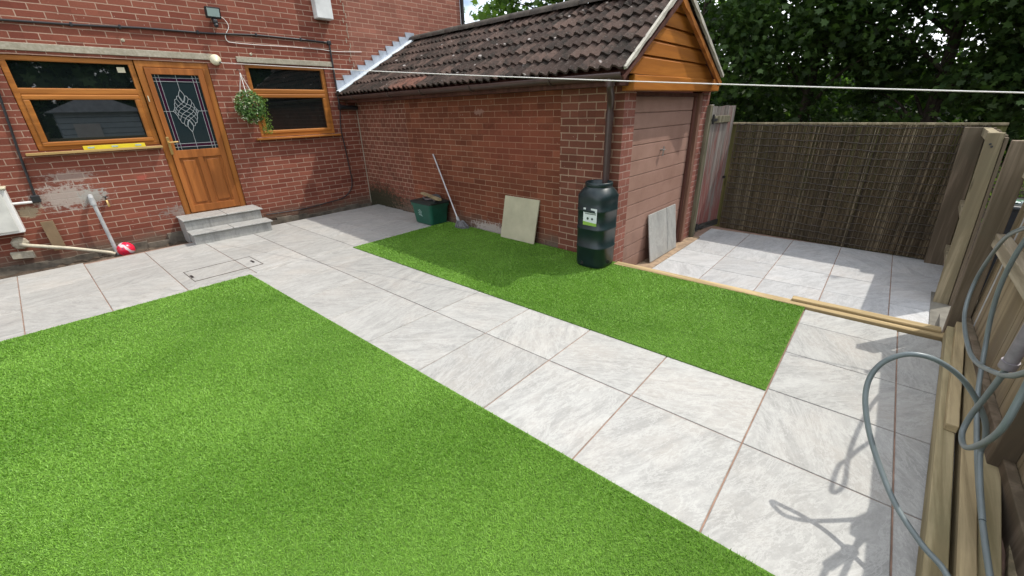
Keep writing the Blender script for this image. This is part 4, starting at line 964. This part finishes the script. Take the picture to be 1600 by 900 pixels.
while yy < -5.1: g.box(.0, .018, yy, yy + .118, -.42, 1.285, T=lambda x, y, z: (SX(y) + .045 + x, y, z)); yy += .12
g.build("boards", woodmat("green_board", (.10, .10, .035), (.17, .165, .06), 'z', .9, 1.), pf)
g = MB(); g.box(-.045 + .06, .065, -8.05, -5.1, 1.286, 1.312, T=lambda x, y, z: (SX(y) + x, y, z), bev=.004); g.build("capping", M_postw, pf)
# gate
t = thing("garden_gate", "weathered plank gate with flaking red paint beside the garage", "gate", (2.42, -5.24, TZ))
ga, gb = Vector((2.43, -5.235, 0)), Vector((3.02, -5.335, 0)); gdv = (gb - ga).normalized(); gn = Vector((gdv.y, -gdv.x, 0))
def QT(a, d, z): q = ga + gdv * a + gn * d; return (q.x, q.y, z)
Lg = (gb - ga).length
g = MB(); nb = 6
for i in range(nb): g.box(i * Lg / nb + .002, (i + 1) * Lg / nb - .002, 0, .02, -.175 + random.uniform(-.01, .01) + .03 * i / nb, 1.545 + random.uniform(-.012, .006), T=QT)
g.build("planks", M_gate, t)
g = MB(); g.box(.03, .45, .021, .043, 1.33, 1.42, T=QT, bev=.004); g.build("ledge", M_gatep, t)
g = MB(); g.box(.0, Lg, .021, .045, -.185, -.10, T=QT, bev=.004); g.build("bottom_rail", M_black if False else woodmat("dark_rail", (.03, .028, .024), (.085, .08, .07), 'x', .8, 1.), t)
for z0 in (1.37, -.14): g = MB(); g.box(-.05, .10, .044, .050, z0 - .018, z0 + .018, T=QT); g.tube([QT(-.02, .05, z0 - .05), QT(-.02, .05, z0 + .07)], .014, 8); g.build("hinge", M_black, t)
g = MB(); g.tube([QT(Lg - .03, .022, .55), QT(Lg - .03, .05, .55)], .02, 10); g.build("latch_ring", M_black, t)
g = MB(); g.box(-.115, -.045, -.045, .045, -.42, 1.56, T=QT, bev=.006); g.build("post", M_gatep, t)
g = MB(); g.box(-.044, -.012, -.02, .03, -.25, 1.565, T=QT, bev=.003); g.build("post_strip", M_silver, t)
# wheelie bin beyond the gap
t = thing("wheelie_bin", "dark wheelie bin with a bag on its lid seen through the fence gap", "bin", (2.75, -8.62, -.4))
WB = lambda x, y, z: (2.72 + x, -8.50 + y, z)
g = MB(); g.add([WB(*v) for v in [(-.22, -.24, -.38), (.22, -.24, -.38), (.22, .24, -.38), (-.22, .24, -.38), (-.27, -.30, .53), (.27, -.30, .53), (.27, .30, .53), (-.27, .30, .53)]], [(0, 3, 2, 1), (4, 5, 6, 7), (0, 1, 5, 4), (1, 2, 6, 5), (2, 3, 7, 6), (3, 0, 4, 7)]); g.build("body", plain("bin_plastic", (.012, .016, .022), .4, .2, 8), t)
g = MB(); g.box(-.29, .29, -.32, .32, .532, .575, T=WB, bev=.015); g.build("lid", plain("bin_lid", (.03, .036, .04), .4, .2, 8), t)
for sx in (-.2, .2): g = MB(); g.lathe([(.0, -.02), (.09, -.02), (.10, 0), (.09, .02), (.0, .02)], WB(sx, -.27, -.31), 14, 'x'); g.build("wheel", M_black, t)
g = MB()
for i in range(9):
    a = i * .7; g.box(-.13 + .03 * (i % 3), -.02 + .03 * (i % 3), -.16 + .035 * i, -.10 + .035 * i, .578 + .012 * (i % 2), .60 + .03 * math.sin(i), T=lambda x, y, z: WB(x, y + .14, z), bev=.006)
k = NB("bag_film"); p = k.obj(); c = k.ramp(k.noise(p, 11, 2), (.48, (.62, .70, .68)), (.52, (.03, .12, .06)))
toplevel(g.build("carrier_bag", k.fin(c, .4, .4)), "crumpled white and green bag lying on the wheelie bin lid", "bag")
# hose
t = thing("garden_hose", "grey-green garden hose looped over the timbers by the fence", "hose", (-1.9, -7.9, 0))
HP = [(-2.75, -7.96, .12), (-2.5, -7.93, .135)] + [(-2.317, -7.891, 0.15), (-2.253, -7.822, 0.17), (-2.169, -7.741, 0.21), (-2.083, -7.671, 0.28), (-2.017, -7.61, 0.37), (-1.964, -7.568, 0.47), (-1.924, -7.558, 0.545), (-1.900, -7.574, 0.61), (-1.892, -7.611, 0.66), (-1.888, -7.656, 0.685), (-1.862, -7.719, 0.672), (-1.808, -7.796, 0.61), (-1.754, -7.867, 0.515), (-1.718, -7.925, 0.41), (-1.690, -7.955, 0.31)] + [(-1.66, -7.965, .235), (-1.80, -7.972, .19), (-1.98, -7.98, .16)]
H2 = [(-1.6, -7.94, 1.22), (-1.3, -7.93, 1.12), (-1.085, -7.90, 1.052), (-.765, -7.89, .934), (-.50, -7.90, .78), (-.36, -7.90, .60), (-.42, -7.895, .47), (-.633, -7.89, .415), (-1.076, -7.885, .442), (-1.413, -7.88, .515), (-1.716, -7.88, .623), (-1.92, -7.88, .711), (-2.052, -7.88, .79), (-2.2, -7.88, .9)]
H3 = [(-1.19, -7.90, 1.14), (-1.161, -7.895, 1.032), (-1.121, -7.89, .921), (-1.14, -7.888, .789), (-1.26, -7.886, .666), (-1.414, -7.884, .581), (-1.634, -7.88, .52), (-1.882, -7.88, .488), (-2.141, -7.88, .502), (-2.407, -7.88, .544), (-2.588, -7.88, .579), (-2.75, -7.88, .59)]
H3 = [(-1.19, -7.90, 1.14), (-1.161, -7.895, 1.032), (-1.121, -7.89, .921), (-1.05, -7.90, .76), (-1.02, -7.92, .60), (-1.05, -7.945, .44), (-1.25, -7.955, .30), (-1.50, -7.965, .22), (-1.80, -7.975, .17), (-2.08, -7.985, .15), (-2.4, -8.0, .14), (-2.8, -8.02, .13)]
H4 = [(-1.90, -7.89, .95), (-1.885, -7.88, .836), (-1.863, -7.88, .699), (-1.80, -7.88, .554), (-1.74, -7.88, .43), (-1.773, -7.875, .36), (-1.915, -7.872, .39), (-2.065, -7.872, .514), (-2.149, -7.875, .638), (-2.129, -7.88, .769), (-2.11, -7.88, .95)]
H5 = H3[::-1] + [(-1.33, -7.925, 1.22)] + H2[1:] + [(-2.33, -7.88, 1.02), (-2.24, -7.88, 1.09)] + H4[::-1] + [(-1.93, -7.93, 1.10), (-1.94, -8.00, 1.20), (-1.95, -8.09, 1.19), (-1.96, -8.12, 1.0)]
for nm, P_, rr in (("hose_loop", HP, .0098), ("hose_coil", H5, .0095)):
    g = MB(); g.tube(spline(P_, 8), rr, 12); g.build(nm, M_hose, t)
g = MB(); g.tube([(-1.897, -7.88, .90), (-1.872, -7.88, .74)], .019, 12); g.tube([(-1.872, -7.88, .745), (-1.866, -7.88, .715)], .023, 12); g.build("connector", M_hosep, t)

# ------------------------------------------------------------------ trees
MAPLE = [(0, -.48, 0), (.16, -.30, .03), (.46, -.30, -.02), (.30, -.02, .05), (.50, .22, -.03), (.20, .20, .05), (0, .56, 0), (-.20, .20, .05), (-.50, .22, -.03), (-.30, -.02, .05), (-.46, -.30, -.02), (-.16, -.30, .03)]
def tree(label, x, y, h, rad, nclump, per, size, mat, zlow=.8, group="sycamores behind the reed screen", seed=1, name="sycamore_tree", cat="tree"):
    t = thing(name, label, cat, (x, y, -.42), group)
    rg = np.random.default_rng(seed); g = MB()
    g.tube(spline([(x, y, -.45), (x + .05, y + .03, h * .2), (x - .04, y + .06, h * .45), (x + .06, y, h * .75)], 4), [max(.03, .17 * (1 - i / 14)) for i in range(13)], 8)
    zc = (h + zlow) / 2; hz = (h - zlow) / 2
    cs = []
    for i in range(nclump):
        d = rg.normal(size=3); d /= np.linalg.norm(d); rr = rg.uniform(.35, 1.0) ** .6
        c_ = np.array((x, y, zc)) + d * np.array((rad, rad, hz)) * rr * rg.uniform(.85, 1.12); cs.append((c_, d))
    for i in range(0, nclump, 5):
        c_, d = cs[i]; z0 = min(h * .7, max(.6, c_[2] - 1.2)); g.tube(spline([(x, y, z0), tuple((np.array((x, y, z0)) + c_) / 2 + np.array((0, 0, .25))), tuple(c_)], 4), [.05, .045, .04, .035, .03, .025, .02, .015, .01], 6)
    g.build("trunk", M_bark, t)
    C_ = []; N_ = []
    for c_, d in cs:
        s_ = rg.uniform(.45, .85); n = int(per * rg.uniform(.6, 1.3))
        C_.append(c_ + rg.normal(size=(n, 3)) * np.array((s_ * .62, s_ * .62, s_ * .36))); N_.append(rg.normal(size=(n, 3)) * .55 + np.array((.1, -.1, .75)) + d * .25)
    C_ = np.concatenate(C_); N_ = np.concatenate(N_); k_ = C_[:, 2] > -.2; C_, N_ = C_[k_], N_[k_]
    leafcloud("crown", C_, N_, rg.uniform(.7, 1.25, len(C_)) * size, np.clip(rg.beta(2, 2.4, len(C_)), 0, 1), mat, t, MAPLE)
CX, CY = -3.89, -7.49
def at(az, d): return CX + d * math.sin(R_(az)), CY + d * math.cos(R_(az))
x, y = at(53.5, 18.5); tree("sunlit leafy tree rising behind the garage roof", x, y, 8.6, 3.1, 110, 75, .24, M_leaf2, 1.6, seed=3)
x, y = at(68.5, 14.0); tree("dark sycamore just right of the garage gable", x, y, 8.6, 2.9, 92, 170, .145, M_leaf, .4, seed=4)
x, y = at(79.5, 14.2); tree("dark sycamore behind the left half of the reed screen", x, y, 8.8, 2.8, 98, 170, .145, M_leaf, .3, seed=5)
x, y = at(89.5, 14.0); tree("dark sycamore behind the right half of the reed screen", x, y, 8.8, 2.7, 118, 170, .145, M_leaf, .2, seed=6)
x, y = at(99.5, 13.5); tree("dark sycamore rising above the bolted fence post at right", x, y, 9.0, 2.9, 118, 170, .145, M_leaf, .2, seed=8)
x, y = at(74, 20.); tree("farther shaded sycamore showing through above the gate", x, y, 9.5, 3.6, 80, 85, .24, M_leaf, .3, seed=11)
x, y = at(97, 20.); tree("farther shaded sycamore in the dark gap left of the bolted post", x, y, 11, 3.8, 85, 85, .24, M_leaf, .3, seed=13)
bt = thing("garden_bush", "sunlit yellow-green bush seen through the fence gap", "bush", (3.9, -8.42, -.42))
q, d = ballpts(900, (.42, .34, .62), .55); leafcloud("foliage", q + np.array((3.9, -8.42, .55)), d + rng.normal(size=d.shape), rng.uniform(.03, .06, len(q)), rng.random(len(q)), M_leafb, bt, SMALL)
g = MB()
for i in range(7): a = i * .9; g.tube([(3.9, -8.42, -.42), (3.9 + .2 * math.cos(a), -8.42 + .2 * math.sin(a), .6)], .008, 5)
g.build("stems", M_bark, bt)
# wood behind the garden: closes the view between trunks
rg = np.random.default_rng(42); n = 12000
az = R_(1) * rg.uniform(56, 108, n); dd = rg.uniform(21, 30, n); C_ = np.stack([CX + dd * np.sin(az), CY + dd * np.cos(az), rg.uniform(-.3, 2.6, n)], 1)
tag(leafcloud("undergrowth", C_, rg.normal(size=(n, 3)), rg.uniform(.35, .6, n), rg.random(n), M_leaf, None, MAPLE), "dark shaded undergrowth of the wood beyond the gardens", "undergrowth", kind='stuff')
# tall hedge across the end of the garden, behind the viewer: it is what the windows reflect
n = 16000; C_ = np.stack([rg.uniform(-16, 9, n), rg.uniform(-15.5, -13.5, n), rg.uniform(-.4, 5.5, n)], 1)
tag(leafcloud("hedge", C_, rg.normal(size=(n, 3)), rg.uniform(.3, .5, n), rg.random(n), M_leaf, None, MAPLE), "tall dark hedge behind the viewer mirrored in the window panes", "hedge", kind='stuff')

t = thing("reflection_shed", "pale blue-grey shed added behind the viewer for the left window to mirror", "shed", (-2.6, -12.4, -.4))  # unseen shed, added and paled to give the left window a reflection
g = MB()
for i in range(14): g.box(-3.6, -1.7, -13.6, -11.2, -.4 + i * .16, -.4 + (i + 1) * .16 - .012, bev=.006)
g.build("cladding", plain("shed_paint", (.50, .60, .66), .7, .1, 5), t)
g = MB(); g.prism([(-3.8, 1.82), (-2.65, 2.35), (-1.5, 1.82)], lambda a, b, h: (a, h, b), -13.7, -11.05); g.build("roof", plain("shed_felt", (.5, .55, .6), .9, .2, 9), t)
g = MB(); g.box(-3.3, -2.7, -11.19, -11.17, .9, 1.5, bev=.004); g.build("window_frame", M_white, t)
